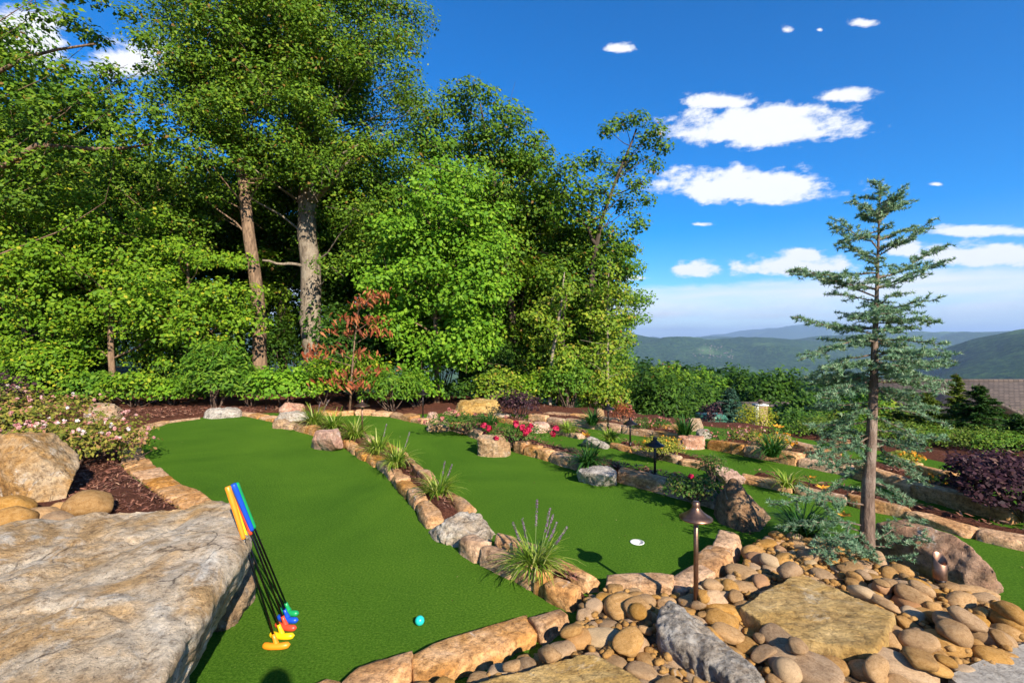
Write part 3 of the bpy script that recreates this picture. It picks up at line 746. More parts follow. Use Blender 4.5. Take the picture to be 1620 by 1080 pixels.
boulder('huge pale flat-topped boulder filling the lower left corner, putters leaning on it',
    [(-1.52, 2.40, 0), (-1.50, 1.9, 0), (-1.36, 1.3, 0), (-2.9, 1.1, 0), (-3.1, 2.4, 0), (-2.4, 2.62, 0), (-1.75, 2.68, 0), (-1.33, 2.46, .47), (-1.37, 2.47, .52), (-1.31, 2.1, .52), (-1.31, 2.1, .40), (-1.22, 1.70, .47), (-1.02, 1.25, .42),
     (-2.8, 1.0, .47), (-3.1, 2.2, .52), (-2.6, 2.50, .535), (-2.3, 2.78, .535), (-1.66, 2.90, .535), (-1.70, 2.86, .40), (-2.3, 2.75, .40)], M['boulder_pale'], .026, .017, 11, 0)
boulder('smaller tan boulder tucked under the huge boulder beside the leaning putters',
    [(-1.50, 2.86, 0), (-1.46, 2.52, 0), (-1.9, 2.35, 0), (-2.0, 2.9, 0), (-1.43, 2.75, .18), (-1.41, 2.52, .10), (-1.52, 2.8, .30), (-1.8, 2.5, .36), (-1.55, 2.5, .33)], M['boulder_tan'], .018, .014, 12, 3)
boulder('square-cut tan boulder in front of the pink-flowering bush at left',
    [P(-70, 702, 4.4), P(0, 694, 4.35), P(60, 684, 4.6), P(104, 682, 4.75), P(115, 691, 4.5), P(131, 708, 4.65), P(127, 740, 4.6), P(95, 806, 4.32), P(50, 806, 4.3), P(-70, 800, 4.35), P(-70, 690, 5.4), P(60, 680, 5.3), P(105, 730, 5.35), P(60, 760, 5.4)], M['boulder_tan'], .028, .017, 13, 9)
rock('tan boulder standing behind the pink-flowering bush', 147, 668, 58, 32, M['boulder_tan'], 21)
rock('low dark grey rock in mulch at the far edge of the left green', 340, 662, 60, 15, M['boulder_grey'], 22)
rock('whitish rounded rock at the top of the pair behind the pink boulder', 458, 659, 46, 22, M['boulder_pink'], 23)
rock('flat grey-white slab rock lying between the left and middle greens', 456, 673, 62, 20, M['lichen'], 24, flat=.9)
rock('small square tan rock in front of the flat grey-white slab', 440, 678, 30, 15, M['boulder_tan'], 25)
boulder('pink wedge-shaped boulder beside the lamp in the variegated grass', [G(491, 706), G(497, 710), G(520, 712), G(543, 709), G(543, 700), G(500, 694), G(538, 692), G(492, 698, .12), G(498, 685, .26), G(535, 682, .30), G(540, 690, .22), G(542, 700, .16), G(535, 676, .25), G(500, 680, .2)], M['boulder_pink'], .012, .013, 26, 3)
boulder('black and white lichen-covered boulder splitting the mulch strip', [G(676, 838), G(690, 856), G(718, 867), G(760, 866), G(790, 852), G(785, 835), G(735, 822), G(700, 826), G(738, 809, .17), G(763, 809, .16), G(787, 846, .07), G(765, 856, .08), G(700, 826, .13), G(684, 834, .06), G(695, 848, .05)], M['lichen'], .018, .012, 27, 3)
rock('tan block rock where the far border meets the right side of the middle green', 691, 683, 42, 20, M['boulder_tan'], 28, flat=.8)
rock('small white stone behind the tan block at the far end', 683, 666, 20, 16, M['boulder_pink'], 29)
rock('squarish tan and white boulder between the red flowers and the turf', 781, 723, 58, 33, M['boulder_tan'], 30, flat=1.0, deep=.7, rot=-.1)
boulder('flat-topped grey and white boulder below the dark green daylily', [G(918, 760), G(940, 767), G(975, 767), G(974, 755), G(935, 744), G(913, 748), G(912, 741, .15), G(935, 737, .17), G(966, 738, .17), G(974, 745, .16), G(970, 752, .15), G(917, 746, .14)], M['boulder_grey'], .013, .013, 31, 2)
boulder('dark triangular boulder dappled with tree shadow at the corner of the middle green', [G(1128, 813), G(1140, 832), G(1172, 850), G(1210, 842), G(1226, 818), G(1190, 790), G(1140, 792), P(1157, 757, 4.08), P(1167, 760, 4.05), P(1134, 786, 4.2), P(1180, 785, 3.95), P(1130, 800, 4.25)], M['boulder_dark'], .016, .014, 32, 3)
rock('broad yellow sandstone mound behind the far red bush', 757, 658, 88, 25, M['flagstone'], 33, deep=.6, flat=.1)
rock('thin tan slab in front of the yellow sandstone mound', 793, 665, 34, 9, M['boulder_tan'], 34, flat=1)
rock('pinkish white rock in the border right of the tall green plants', 852, 685, 40, 17, M['boulder_pink'], 35, flat=.8)
boulder('sloping grey-white slab boulder in the border behind the daylily', [G(915, 702), G(930, 706), G(960, 710), G(966, 704), G(935, 696), G(921, 693, .16), G(935, 689, .17), G(950, 695, .14), G(964, 704, .05), G(917, 699, .08)], M['boulder_grey'], .012, .013, 36, 3)
boulder('pinkish grey sloping slab boulder above the dark triangular boulder', [G(1126, 748), G(1147, 764), G(1172, 765), G(1188, 758), G(1150, 744), G(1123, 738, .16), G(1140, 735, .2), G(1163, 744, .15), G(1186, 756, .06), G(1132, 746, .13), G(1148, 757, .08)], M['boulder_pink'], .014, .013, 37, 3)
rock('tan and white block boulder in the border behind the yellow spirea', 1099, 711, 50, 21, M['boulder_pink'], 38, flat=.9, deep=.6)
rock('dark grey rock on the bank right above the tan and white block', 1116, 694, 26, 16, M['boulder_grey'], 39)
rock('rounded tan rock in front of the green utility box', 1102, 682, 30, 22, M['boulder_tan'], 40)
rock('small upright tan stone at the foot of the wood', 950, 661, 14, 17, M['boulder_tan'], 41)
rock('small white rock among the far pink flowers', 1175, 693, 16, 14, M['boulder_pink'], 42)
rock('tan rock in mulch right of the golden bush', 1244, 701, 26, 15, M['boulder_tan'], 43)
rock('pale tilted slab on the bank left of the blue cedar', 1244, 722, 34, 22, M['boulder_pink'], 44)
rock('reddish rock showing through the cedar branches', 1338, 712, 34, 20, M['boulder_red'], 45)
boulder('broad reddish brown boulder right of the blue cedar trunk', [G(1378, 880), G(1440, 896), G(1500, 925), G(1545, 945), G(1585, 932), G(1560, 885), G(1480, 845), G(1400, 838), G(1384, 826, .24), G(1426, 822, .27), G(1495, 838, .30), G(1540, 864, .27), G(1574, 903, .18), G(1578, 925, .08), G(1450, 880, .1), G(1380, 858, .08), G(1520, 905, .13)], M['boulder_red'], .016, .015, 46, 1)
def slab_pts(outline, zt, zb):
    t_ = [G(x, y, zt) for x, y in outline]; c_ = sum(t_, Vector()) / len(t_)
    return t_ + [Vector((c_.x + (p.x - c_.x) * 1.03, c_.y + (p.y - c_.y) * 1.03, zb)) for p in t_]
FLAG1 = [(1168, 958), (1216, 929), (1264, 904), (1340, 936), (1414, 969), (1402, 1003), (1384, 1030), (1296, 1014), (1228, 998)]
boulder('large flat golden flagstone lying on the cobbles', slab_pts(FLAG1, .165, .02), M['flagstone'], .007, .012, 47, 0, 'flagstone', 'flagstone', 0)
LICH = [(1045, 958), (1059, 949), (1085, 962), (1120, 990), (1190, 1046), (1212, 1074), (1180, 1088), (1138, 1056), (1107, 1040), (1046, 998), (1040, 975)]
boulder('long grey slab blotched with black lichen beside the nearest lamp', slab_pts(LICH, .185, .03) + [G(1085, 985, .215), G(1150, 1035, .21)], M['lichen'], .011, .010, 48, 0, 'boulder', 'boulder', 0)
FLAG2 = [(720, 1085), (780, 1070), (837, 1057), (899, 1035), (941, 1028), (966, 1043), (1022, 1075), (1040, 1115), (860, 1150), (700, 1120)]
boulder('golden flagstone at the bottom edge among the cobbles', slab_pts(FLAG2, .17, .02), M['flagstone'], .007, .012, 49, 0, 'flagstone', 'flagstone', 0)

# ================================================================ COBBLES
cob_poly = [tuple(G(x, y, .06))[:2] for x, y in [(640, 1092), (735, 1082), (850, 1036), (915, 1000), (904, 972), (916, 955), (952, 932), (1046, 946), (1110, 936), (1165, 898), (1192, 858), (1240, 848), (1300, 852), (1375, 885),
            (1440, 905), (1510, 938), (1580, 945), (1625, 985), (1660, 1030), (1600, 1062), (1500, 1100), (1350, 1160), (1000, 1200), (640, 1150)]]
M['gravel'] = stone_mat('gravel', [(.3, (.20, .13, .07)), (.7, (.42, .30, .18))], 30, 0, 0, .2, .8, 160, objvar=0)
bed_ob = height_sheet('cobble_bed', cob_poly, .075, .8, .012, M['gravel'], .05, -.01)
def cobble_variants(n, seed0):
    out = []
    for k in range(n):
        bm = bmesh.new(); bmesh.ops.create_icosphere(bm, subdivisions=3, radius=1)
        V = np.array([v.co[:] for v in bm.verts]); r = np.random.default_rng(seed0 + k)
        V = np.sign(V) * np.abs(V) ** r.uniform(.72, .98)
        for _ in range(r.integers(2, 6)):
            n_ = r.normal(size=3); n_ /= np.linalg.norm(n_); ex = np.maximum(0, V @ n_ - r.uniform(.62, .9)); V = V - n_ * (ex * .8)[:, None]
        o = r.uniform(0, 40, 3); nn = V / np.linalg.norm(V, axis=1)[:, None]
        V = V + nn * (.16 * vnoise(V * .9 + o, 1) + .06 * vnoise(V * 2.3 + o, 2) + .015 * fbm(V * 6 + o, 3, 3))[:, None]
        for v, c in zip(bm.verts, V): v.co = c
        me = bpy.data.meshes.new('cobble'); bm.to_mesh(me); bm.free()
        me.polygons.foreach_set('use_smooth', np.ones(len(me.polygons), bool)); me.materials.append(M['cobble']); out.append(me)
    return out
CV = cobble_variants(16, 500)
slabs = [[tuple(G(x, y, .15))[:2] for x, y in s_] for s_ in (FLAG1, LICH, FLAG2)]
keep_out = slabs + [[tuple(G(*p))[:2] for p in [(1378, 882), (1450, 898), (1512, 930), (1560, 945), (1585, 932), (1560, 885), (1480, 845), (1384, 845)]]]
class Pile:
    def __init__(s, poly, z0, seed):
        s.poly = poly; xs = [p[0] for p in poly]; ys = [p[1] for p in poly]
        s.x0, s.y0 = min(xs) - .3, min(ys) - .3; s.g = .015
        s.nx = int((max(xs) + .3 - s.x0) / s.g) + 1; s.ny = int((max(ys) + .3 - s.y0) / s.g) + 1
        s.h = np.full((s.nx, s.ny), z0); s.r = np.random.default_rng(seed); s.items = []
        s.X, s.Y = np.meshgrid(s.x0 + np.arange(s.nx) * s.g, s.y0 + np.arange(s.ny) * s.g, indexing='ij')
    def drop(s, x, y, a, b, c, ang, parent, sink=.25, q=75):
        i0, i1 = max(0, int((x - a - s.x0) / s.g)), min(s.nx, int((x + a - s.x0) / s.g) + 2)
        j0, j1 = max(0, int((y - a - s.y0) / s.g)), min(s.ny, int((y + a - s.y0) / s.g) + 2)
        dx_, dy_ = s.X[i0:i1, j0:j1] - x, s.Y[i0:i1, j0:j1] - y
        u = (dx_ * math.cos(ang) + dy_ * math.sin(ang)) / a; v = (-dx_ * math.sin(ang) + dy_ * math.cos(ang)) / b
        rr = u * u + v * v; ins = rr < 1
        if not ins.any(): return None
        low = c * np.sqrt(np.maximum(0, 1 - rr)); sub = s.h[i0:i1, j0:j1]
        z = np.percentile((sub + low)[ins], q)
        # tilt with what lies below
        w = ins & (rr < .8)
        A_ = np.stack([dx_[w], dy_[w], np.ones(w.sum())], -1); sol = np.linalg.lstsq(A_, sub[w], rcond=None)[0] if w.sum() > 6 else (0, 0, 0)
        z -= c * sink
        top = z + low; s.h[i0:i1, j0:j1] = np.where(ins, np.maximum(sub, top), sub)
        me = CV[s.r.integers(len(CV))]
        o = link_mesh('cobble', me, None, parent); o.location = (x, y, z)
        tx, ty = float(np.clip(sol[0], -.5, .5)) * .7, float(np.clip(sol[1], -.5, .5)) * .7
        nrm = Vector((-tx, -ty, 1)).normalized()
        o.rotation_mode = 'QUATERNION'
        o.rotation_quaternion = Vector((0, 0, 1)).rotation_difference(nrm) @ Euler((0, 0, ang)).to_quaternion()
        o.scale = (a, b, c); s.items.append((x, y, a, b, z, ang)); return o
pile = Pile(cob_poly, .075, 9)
for sp_ in slabs: pile.h = np.where(pip(pile.X, pile.Y, sp_), np.maximum(pile.h, .17), pile.h)
def too_close(x, y, r_, k):
    for (X_, Y_, A_, B_, _, _) in pile.items:
        if (X_ - x) ** 2 + (Y_ - y) ** 2 < (k * (r_ + .5 * (A_ + B_))) ** 2: return True
    return False
count = 0
named = [(926, 964, .055, .045, .04, .3), (940, 950, .06, .05, .04, .9), (918, 982, .05, .04, .035, .2), (955, 941, .055, .05, .04, .1), (985, 938, .06, .05, .04, .5), (1020, 942, .06, .045, .04, -.3), (1055, 946, .06, .05, .04, .2), (1275, 1052, .17, .10, .075, -.75), (1140, 965, .13, .085, .06, -.35), (1178, 925, .10, .06, .05, -.15), (1190, 868, .075, .065, .055, .1), (1203, 880, .10, .06, .05, -.9), (1150, 940, .10, .05, .045, -.3),
         (1420, 1048, .15, .08, .06, -.5), (1500, 1010, .12, .09, .05, -.4), (1540, 930, .12, .06, .045, -.35), (1560, 1000, .11, .06, .06, -.8), (1490, 965, .13, .07, .04, -.2), (985, 955, .10, .09, .07, .3), (950, 1000, .12, .06, .05, 0), (1000, 1010, .1, .08, .06, .5)]
for (px, py, a, b, c, ang) in named:
    g = G(px, py, .12); pile.drop(g.x, g.y, a * .9, b * .9, c * .85, ang, bed_ob, .45); count += 1
for (lo, hi, tries, k) in ((.07, .10, 200, .84), (.05, .072, 3200, .78), (.03, .05, 4200, .74)):
    for _ in range(tries):
        if count >= 262: break
        x = pile.r.uniform(pile.x0, pile.x0 + pile.nx * pile.g); y = pile.r.uniform(pile.y0, pile.y0 + pile.ny * pile.g)
        d_ = y
        if not (540 + F * 1.38 / max(.3, y) < 1125): continue
        if abs(x / y * F) > 860: continue
        a = pile.r.uniform(lo, hi); b = a * pile.r.uniform(.58, .92); c = b * pile.r.uniform(.45, .8)
        if poly_sd(np.array([x]), np.array([y]), cob_poly)[0] < a * .8: continue
        if any(poly_sd(np.array([x]), np.array([y]), s_)[0] > -a * .2 for s_ in keep_out): continue
        if too_close(x, y, (a + b) / 2, k): continue
        pile.drop(x, y, a, b, c, pile.r.uniform(0, math.pi), bed_ob, .45); count += 1
for _ in range(900):
    if count >= 296: break
    x = pile.r.uniform(pile.x0, pile.x0 + pile.nx * pile.g); y = pile.r.uniform(pile.y0, pile.y0 + pile.ny * pile.g)
    if not (540 + F * 1.38 / max(.3, y) < 1110) or abs(x / y * F) > 840: continue
    a = pile.r.uniform(.04, .08); b = a * pile.r.uniform(.58, .9); c = b * pile.r.uniform(.5, .8)
    if poly_sd(np.array([x]), np.array([y]), cob_poly)[0] < a: continue
    if any(poly_sd(np.array([x]), np.array([y]), s_)[0] > -a * .9 for s_ in keep_out): continue
    pile.drop(x, y, a, b, c, pile.r.uniform(0, math.pi), bed_ob, .5, 60); count += 1
# small pebbles between them, one mass
bmp_ = MB(); pr = np.random.default_rng(31); ico = CV[0]
bmi = bmesh.new(); bmesh.ops.create_icosphere(bmi, subdivisions=1, radius=1); IV = np.array([v.co[:] for v in bmi.verts]); bmi.verts.index_update(); IT = np.array([[v.index for v in f.verts] for f in bmi.faces]); bmi.free()
k = 0
while k < 7000:
    x = pr.uniform(pile.x0, pile.x0 + pile.nx * pile.g); y = pr.uniform(pile.y0, pile.y0 + pile.ny * pile.g)
    k += 1
    if poly_sd(np.array([x]), np.array([y]), cob_poly)[0] < .03 or any(pip(np.array([x]), np.array([y]), s_)[0] for s_ in keep_out): continue
    i, j = int((x - pile.x0) / pile.g), int((y - pile.y0) / pile.g)
    if pile.h[i, j] > .105: continue
    a = pr.uniform(.012, .030); S = np.array([a, a * pr.uniform(.6, .9), a * pr.uniform(.4, .7)]); an = pr.uniform(0, 3.1)
    Vp = IV * S * (1 + .15 * vnoise(IV * 1.3 + k, 2))[:, None]; Vp = Vp @ np.array(Matrix.Rotation(an, 3, 'Z')).T
    bmp_.add(Vp + np.array([x, y, pile.h[i, j] + S[2] * .5]), None, IT)
tag(bmp_.build('pebbles', M['cobble'], bed_ob, True), kind='stuff')
# river stones beside the left boulders
left_bed = height_sheet('cobble_bed', [tuple(G(x, y))[:2] for x, y in [(-80, 880), (-80, 800), (60, 790), (130, 790), (200, 815), (200, 860), (60, 880)]], .05, .6, .012, M['mulch'], .06, -.01)
pile = Pile([tuple(G(x, y))[:2] for x, y in [(-100, 900), (-100, 780), (220, 780), (220, 900)]], .05, 4)
for (px, py, a, b, c, ang) in [(143, 822, .19, .14, .115, .1), (62, 838, .16, .10, .08, .2), (18, 850, .15, .11, .10, .3), (20, 822, .16, .12, .10, 0), (92, 842, .13, .09, .06, -.2), (112, 850, .13, .07, .05, .1), (95, 822, .09, .07, .06, 0), (-30, 845, .15, .12, .09, 0), (-50, 815, .16, .12, .1, .4), (-10, 870, .12, .09, .07, .2)]:
    g = G(px, py); pile.drop(g.x, g.y, a, b, c, ang, left_bed, .2)
# corner of a concrete walk at lower right
walk = [G(x, y) for x, y in [(1500, 1105), (1560, 1076), (1605, 1056), (1660, 1040), (1800, 1060), (1700, 1300)]]
mbw = MB(); n_ = len(walk); Vw = np.array([(p.x, p.y, z) for z in (-.05, .10) for p in walk])
bm = bmesh.new(); vs_ = [bm.verts.new(p) for p in Vw]
bm.faces.new(vs_[n_:]); bm.faces.new(vs_[:n_][::-1])
for i in range(n_): bm.faces.new([vs_[i], vs_[(i + 1) % n_], vs_[n_ + (i + 1) % n_], vs_[n_ + i]])
bmesh.ops.recalc_face_normals(bm, faces=bm.faces[:])
me = bpy.data.meshes.new('concrete_walk'); bm.to_mesh(me); bm.free()
M['concrete'] = stone_mat('concrete', [(.3, (.28, .25, .21)), (.7, (.42, .39, .34))], 6, 0, 0, 0, .3, 120, objvar=0)
tag(link_mesh('concrete_walk', me, M['concrete']), kind='structure')
# bare gravel patch on the bank at right
def ground_patch(name, pts, mat, lift=.05):
    xs = [p[0] for p in pts]; ys = [p[1] for p in pts]; st = .25
    X_, Y_ = np.meshgrid(np.arange(min(xs), max(xs) + st, st), np.arange(min(ys), max(ys) + st, st), indexing='ij')
    sd = poly_sd(X_, Y_, pts) + .25 * fbm(np.stack([X_, Y_, 0 * X_], -1).reshape(-1, 3), 3, 2).reshape(X_.shape)
    Z_ = terrain_z(X_, Y_) + np.clip(sd * .3, -.15, lift) + .02
    i_ = np.arange(X_.size).reshape(X_.shape); q_ = np.stack([i_[:-1, :-1], i_[1:, :-1], i_[1:, 1:], i_[:-1, 1:]], -1).reshape(-1, 4)
    keep = (sd[:-1, :-1] > -.5).ravel()
    return tag(link_mesh(name, np_mesh(name, np.stack([X_, Y_, Z_], -1).reshape(-1, 3), q_[keep], smooth=True), mat), kind='structure')
ground_patch('gravel_path', [(6.0, 6.2), (8.5, 5.6), (12, 6.0), (12, 7.2), (9, 7.2), (6.8, 6.8)], M['gravel'], .10)
# ================================================================ PLANTS
def unit(v): return v / (np.linalg.norm(v, axis=-1, keepdims=True) + 1e-9)
def leaves(C, Nrm, size, r, asp=.55, droop=.15, tdir=None):
    """rhombic folded leaves: centres C, facing Nrm, length size"""
    n = len(C); size = np.broadcast_to(size, (n,)) * r.uniform(.5, 1.35, n)
    Nrm = unit(Nrm); a = r.normal(size=(n, 3)) if tdir is None else tdir
    t_ = unit(a - (a * Nrm).sum(1)[:, None] * Nrm); s_ = np.cross(Nrm, t_)
    L = size[:, None]; W = L * asp * .5
    v0 = C - t_ * L * .5; v2 = C + t_ * L * .5 - Nrm * L * droop
    mid = C - t_ * L * .08 + Nrm * L * .06
    V = np.stack([v0, mid - s_ * W - Nrm * L * .05, v2, mid + s_ * W - Nrm * L * .05], 1).reshape(-1, 3)
    return V, np.arange(n * 4).reshape(-1, 4)
def clump_points(r, centers, radii, per, squash=.6):
    cs = []; ns = []
    for c, rad in zip(centers, radii):
        k = max(8, int(per * (rad / .6) ** 1.55))
        d = unit(r.normal(size=(k, 3))); rr = r.random(k) ** .45
        d2 = d * rr[:, None] * rad * np.array([1, 1, squash])
        cs.append(c + d2); ns.append(d * .6 + np.array([.2, -.5, .72]) + r.normal(0, .45, (k, 3)))
    return np.vstack(cs), np.vstack(ns)
def limb(mb, a, b, r0, r1, r, bend=.12, sides=5, segs=5):
    a = np.array(tuple(a)); b = np.array(tuple(b)); L = np.linalg.norm(b - a)
    t_ = np.linspace(0, 1, segs)[:, None]; off = r.normal(0, bend * L, 3) ; off[2] = -abs(off[2]) * .6
    p = a + (b - a) * t_ + off * (t_ * (1 - t_) * 2)
    p[1:-1] += r.normal(0, .015 * L, (segs - 2, 3))
    mb.tube(p, np.linspace(r0, r1, segs), sides, False)
def tree(name, label, trunk, clumps, leaf, leafmat, barkmat, per=150, seed=1, asp=.6, squash=.6, limbs=60, cat='tree', group=None, limb_r=.035, origin=None, extra_limbs=None):
    r = np.random.default_rng(seed)
    tp = np.array([tuple(p) for p, _ in trunk]); tr = np.array([q for _, q in trunk])
    base = tp[0].copy() if origin is None else np.array(origin)
    root = empty(name, base, label, cat, group)
    mb = MB(); line = resample([Vector(p) for p in tp], max(.12, np.linalg.norm(tp[-1] - tp[0]) / 16))
    rad = np.interp(line[:, 2], tp[:, 2], tr)
    wig = np.stack([vnoise(line * .9 + seed, 1), vnoise(line * .9 + seed, 2), 0 * line[:, 0]], -1) * tr[0] * .5
    wig[0] = 0; mb.tube(line + wig - base, rad, 12 if tr[0] > .1 else 7)
    C = np.array([tuple(c) for c, _ in clumps]); Rd = np.array([q for _, q in clumps])
    order = r.permutation(len(C))[:limbs]
    for i in order:
        c = C[i]; hd = np.linalg.norm(c[:2] - tp[0][:2]); za = np.clip(c[2] - .45 * hd - .2, line[0, 2] + .25 * (line[-1, 2] - line[0, 2]), line[-1, 2])
        k = np.argmin(np.abs(line[:, 2] - za)); a = line[k] + wig[k]
        L = np.linalg.norm(c - a); r0 = min(rad[k] * .6, limb_r * (.4 + .22 * L))
        limb(mb, a - base, c - base, r0, max(.004, r0 * .2), r)
        for _ in range(3):
            e = c + r.normal(0, .6, 3) * Rd[i]; limb(mb, c - base, e - base, max(.004, r0 * .25), .003, r, .1, 4, 3)
    for (p0, p1, q0, q1) in (extra_limbs or []): limb(mb, np.array(tuple(p0)) - base, np.array(tuple(p1)) - base, q0, q1, r, .06, 7, 8)
    mb.build('trunk', barkmat, root, True)
    pc, pn = clump_points(r, C - base, Rd, per, squash)
    V, Q_ = leaves(pc, pn, leaf, r, asp)
    link_mesh('crown', np_mesh('crown', V, Q_, np.clip(r.normal(.5, .26, len(Q_)), 0, 1)), leafmat, root)
    return root
def envelope(r, c, radii, n, rmin=.45, rmax=.8, shell=.55, low=-1.0):
    out = []
    while len(out) < n:
        d = r.normal(size=3); d /= np.linalg.norm(d)
        if d[2] < low: continue
        k = r.random() ** (1 - shell) if shell < 1 else 1
        lump = 1 + .18 * float(vnoise(np.array([d * 2.1 + c[0]]), 3)[0])
        p = np.array(tuple(c)) + d * np.array(radii) * k * lump
        out.append((Vector(p), r.uniform(rmin, rmax)))
    return out
def pxc(lst, d, r, jit=.9):
    out = []
    for (x, y, q) in lst:
        dd = d + r.normal(0, jit); out.append((P(x, y, dd), q * dd / F))
    return out
def gz(x, y): return float(terrain_z(np.array([x]), np.array([y]))[0])

R1 = np.random.default_rng(1)
# big trunk in the middle of the wood
d = 13.5
cl = envelope(R1, P(485, 90, d), (3.6, 2.8, 5.2), 310, .42, .8, .45) + pxc([(620, 60, 45), (650, 20, 40), (640, 110, 40), (600, 170, 50), (655, 150, 35), (560, 330, 50), (420, 330, 45), (590, 400, 50), (560, 250, 50), (620, 230, 40), (520, 420, 35), (445, 200, 50), (650, 260, 35), (390, 60, 50), (540, 110, 55), (610, 320, 45), (640, 390, 45)], d - 1.0, R1)
tree('oak_tree', 'tallest tree with the thick pale grey trunk, in the middle of the wood', [(P(489, 645, d), .36), (P(490, 600, d), .30), (P(489, 450, d), .275), (P(488, 300, d), .23), (P(478, 150, d), .17), (P(482, -80, d), .07)],
     cl, .092, M['leaf_oak'], M['bark_big'], 380, 2, .55, .6, 90, extra_limbs=[(P(489, 330, d), P(560, 250, d - 1), .09, .03), (P(488, 250, d), P(390, 110, d - 1), .1, .03), (P(488, 420, d), P(415, 412, d - .4), .05, .03)])
# second, leaning brown trunk
d = 12.6
cl = envelope(R1, P(372, 110, d), (2.3, 2.1, 4.1), 185, .42, .72, .45) + pxc([(300, 120, 40), (270, 60, 45), (320, 40, 45), (250, 20, 40), (345, 200, 40), (300, 250, 40), (420, 20, 50), (330, 300, 40), (360, 330, 40), (395, 300, 35)], d, R1)
tree('oak_tree', 'slimmer leaning brown-trunked tree left of the thick pale trunk', [(P(411, 640, d), .21), (P(411, 580, d), .17), (P(404, 430, d), .155), (P(392, 350, d), .14), (P(372, 200, d), .12), (P(360, 60, d), .08), (P(365, -60, d), .04)],
     cl, .092, M['leaf_oak'], M['bark_brown'], 370, 3, .55, .6, 60)
# tree outside left whose bough reaches into the picture
d = 9.8
bough = [(20, 50, 30), (60, 20, 35), (110, 30, 30), (40, 100, 35), (90, 110, 30), (20, 150, 35), (70, 170, 30), (150, 60, 26), (170, 110, 24), (120, 150, 30), (30, 200, 40), (90, 215, 35), (150, 190, 28), (190, 165, 26), (210, 205, 30), (240, 180, 22),
         (10, 250, 45), (70, 260, 42), (130, 250, 35), (-40, 80, 50), (-60, 180, 55), (-90, 0, 60), (-50, 300, 60), (30, 310, 45), (260, 215, 22), (185, 235, 30), (100, -30, 40), (200, 20, 22), (225, 60, 20), (-150, 100, 70), (-160, 250, 70), (-120, -100, 70), (0, -90, 60), (230, 110, 18), (140, -10, 30)]
tree('maple_tree', 'dark overhanging tree reaching in from the upper left edge', [(Vector((-13.4, d + .3, -.1)), .22), (Vector((-13.3, d + .3, 3)), .18), (Vector((-13.1, d + .2, 6)), .12), (Vector((-12.9, d, 9)), .05)],
     pxc(bough, d, R1, .45), .10, M['leaf_oak'], M['bark_brown'], 430, 4, .62, .7, 14, limb_r=.014, extra_limbs=[(Vector((-13.2, d + .3, 5.2)), P(240, 228, d), .10, .02), (Vector((-13.1, d + .2, 6.6)), P(150, 70, d), .07, .02)])
# bright layered young trees at left
d = 11.4
for k, (px, py, w, h, lab) in enumerate([(40, 470, 1.9, 2.3, 'bright green layered young maple at the far left of the wood'), (175, 440, 1.8, 2.1, 'bright layered young maple second from the left edge'), (300, 480, 1.6, 2.0, 'young maple left of the leaning brown trunk'),
                                         (110, 330, 1.7, 1.5, 'taller dark young tree rising behind the far-left maples'), (250, 350, 1.6, 1.7, 'taller young tree showing under the left cloud gap')]):
    dd = d + (1.6 if k > 2 else .25 * k)
    c = P(px, py, dd)
    cl = envelope(R1, c, (w, 1.3, h), 95, .26, .58, .5)
    tree('maple_tree', lab, [(Vector((c.x + .1, dd, -.05)), .085), (Vector((c.x, dd, c.z * .6)), .06), (Vector((c.x, dd, c.z + h * .7)), .025)], cl, .088, M['leaf_bright' if k < 3 else 'leaf_oak'], M['bark_brown'], 330, 10 + k, .72, .62, 25)
# light green maple right of the red sapling
d = 11.3
cl = envelope(R1, P(700, 425, d), (1.75, 1.4, 2.5), 110, .36, .66, .5) + pxc([(700, 265, 30), (680, 290, 35), (730, 290, 35), (640, 360, 45), (610, 440, 45), (770, 380, 40), (790, 450, 40), (620, 500, 45), (700, 540, 40), (760, 540, 40)], d, R1, .5)
tree('maple_tree', 'light green maple with one straight thin trunk right of the red-leaved sapling', [(P(690, 645, d), .075), (P(689, 560, d), .06), (P(692, 420, d), .05), (P(698, 280, d), .02)], cl, .092, M['leaf_maple'], M['bark_brown'], 320, 20, .8, .7, 40)
# sparse boughs above
d = 13.6
cl = pxc([(720, 150, 32), (700, 185, 32), (745, 138, 24), (772, 150, 24), (735, 175, 28), (800, 175, 26), (822, 190, 26), (800, 210, 30), (845, 222, 26), (862, 245, 24), (760, 215, 34), (720, 225, 38), (690, 250, 40), (670, 205, 36), (780, 255, 38), (830, 262, 30), (740, 280, 42),
          (800, 305, 46), (840, 330, 46), (760, 345, 50), (820, 390, 50), (780, 430, 55), (840, 450, 50), (870, 400, 40), (800, 500, 55), (850, 520, 50), (770, 570, 50), (830, 590, 50)], d, R1, .6)
tree('oak_tree', 'tree with sparse dark boughs against the sky above the light green maple', [(P(812, 640, d), .12), (P(808, 480, d), .09), (P(790, 330, d), .06), (P(770, 220, d), .03), (P(760, 165, d), .02)], cl, .105, M['leaf_oak'], M['bark_dark'], 520, 21, .6, .75, 40, limb_r=.02)
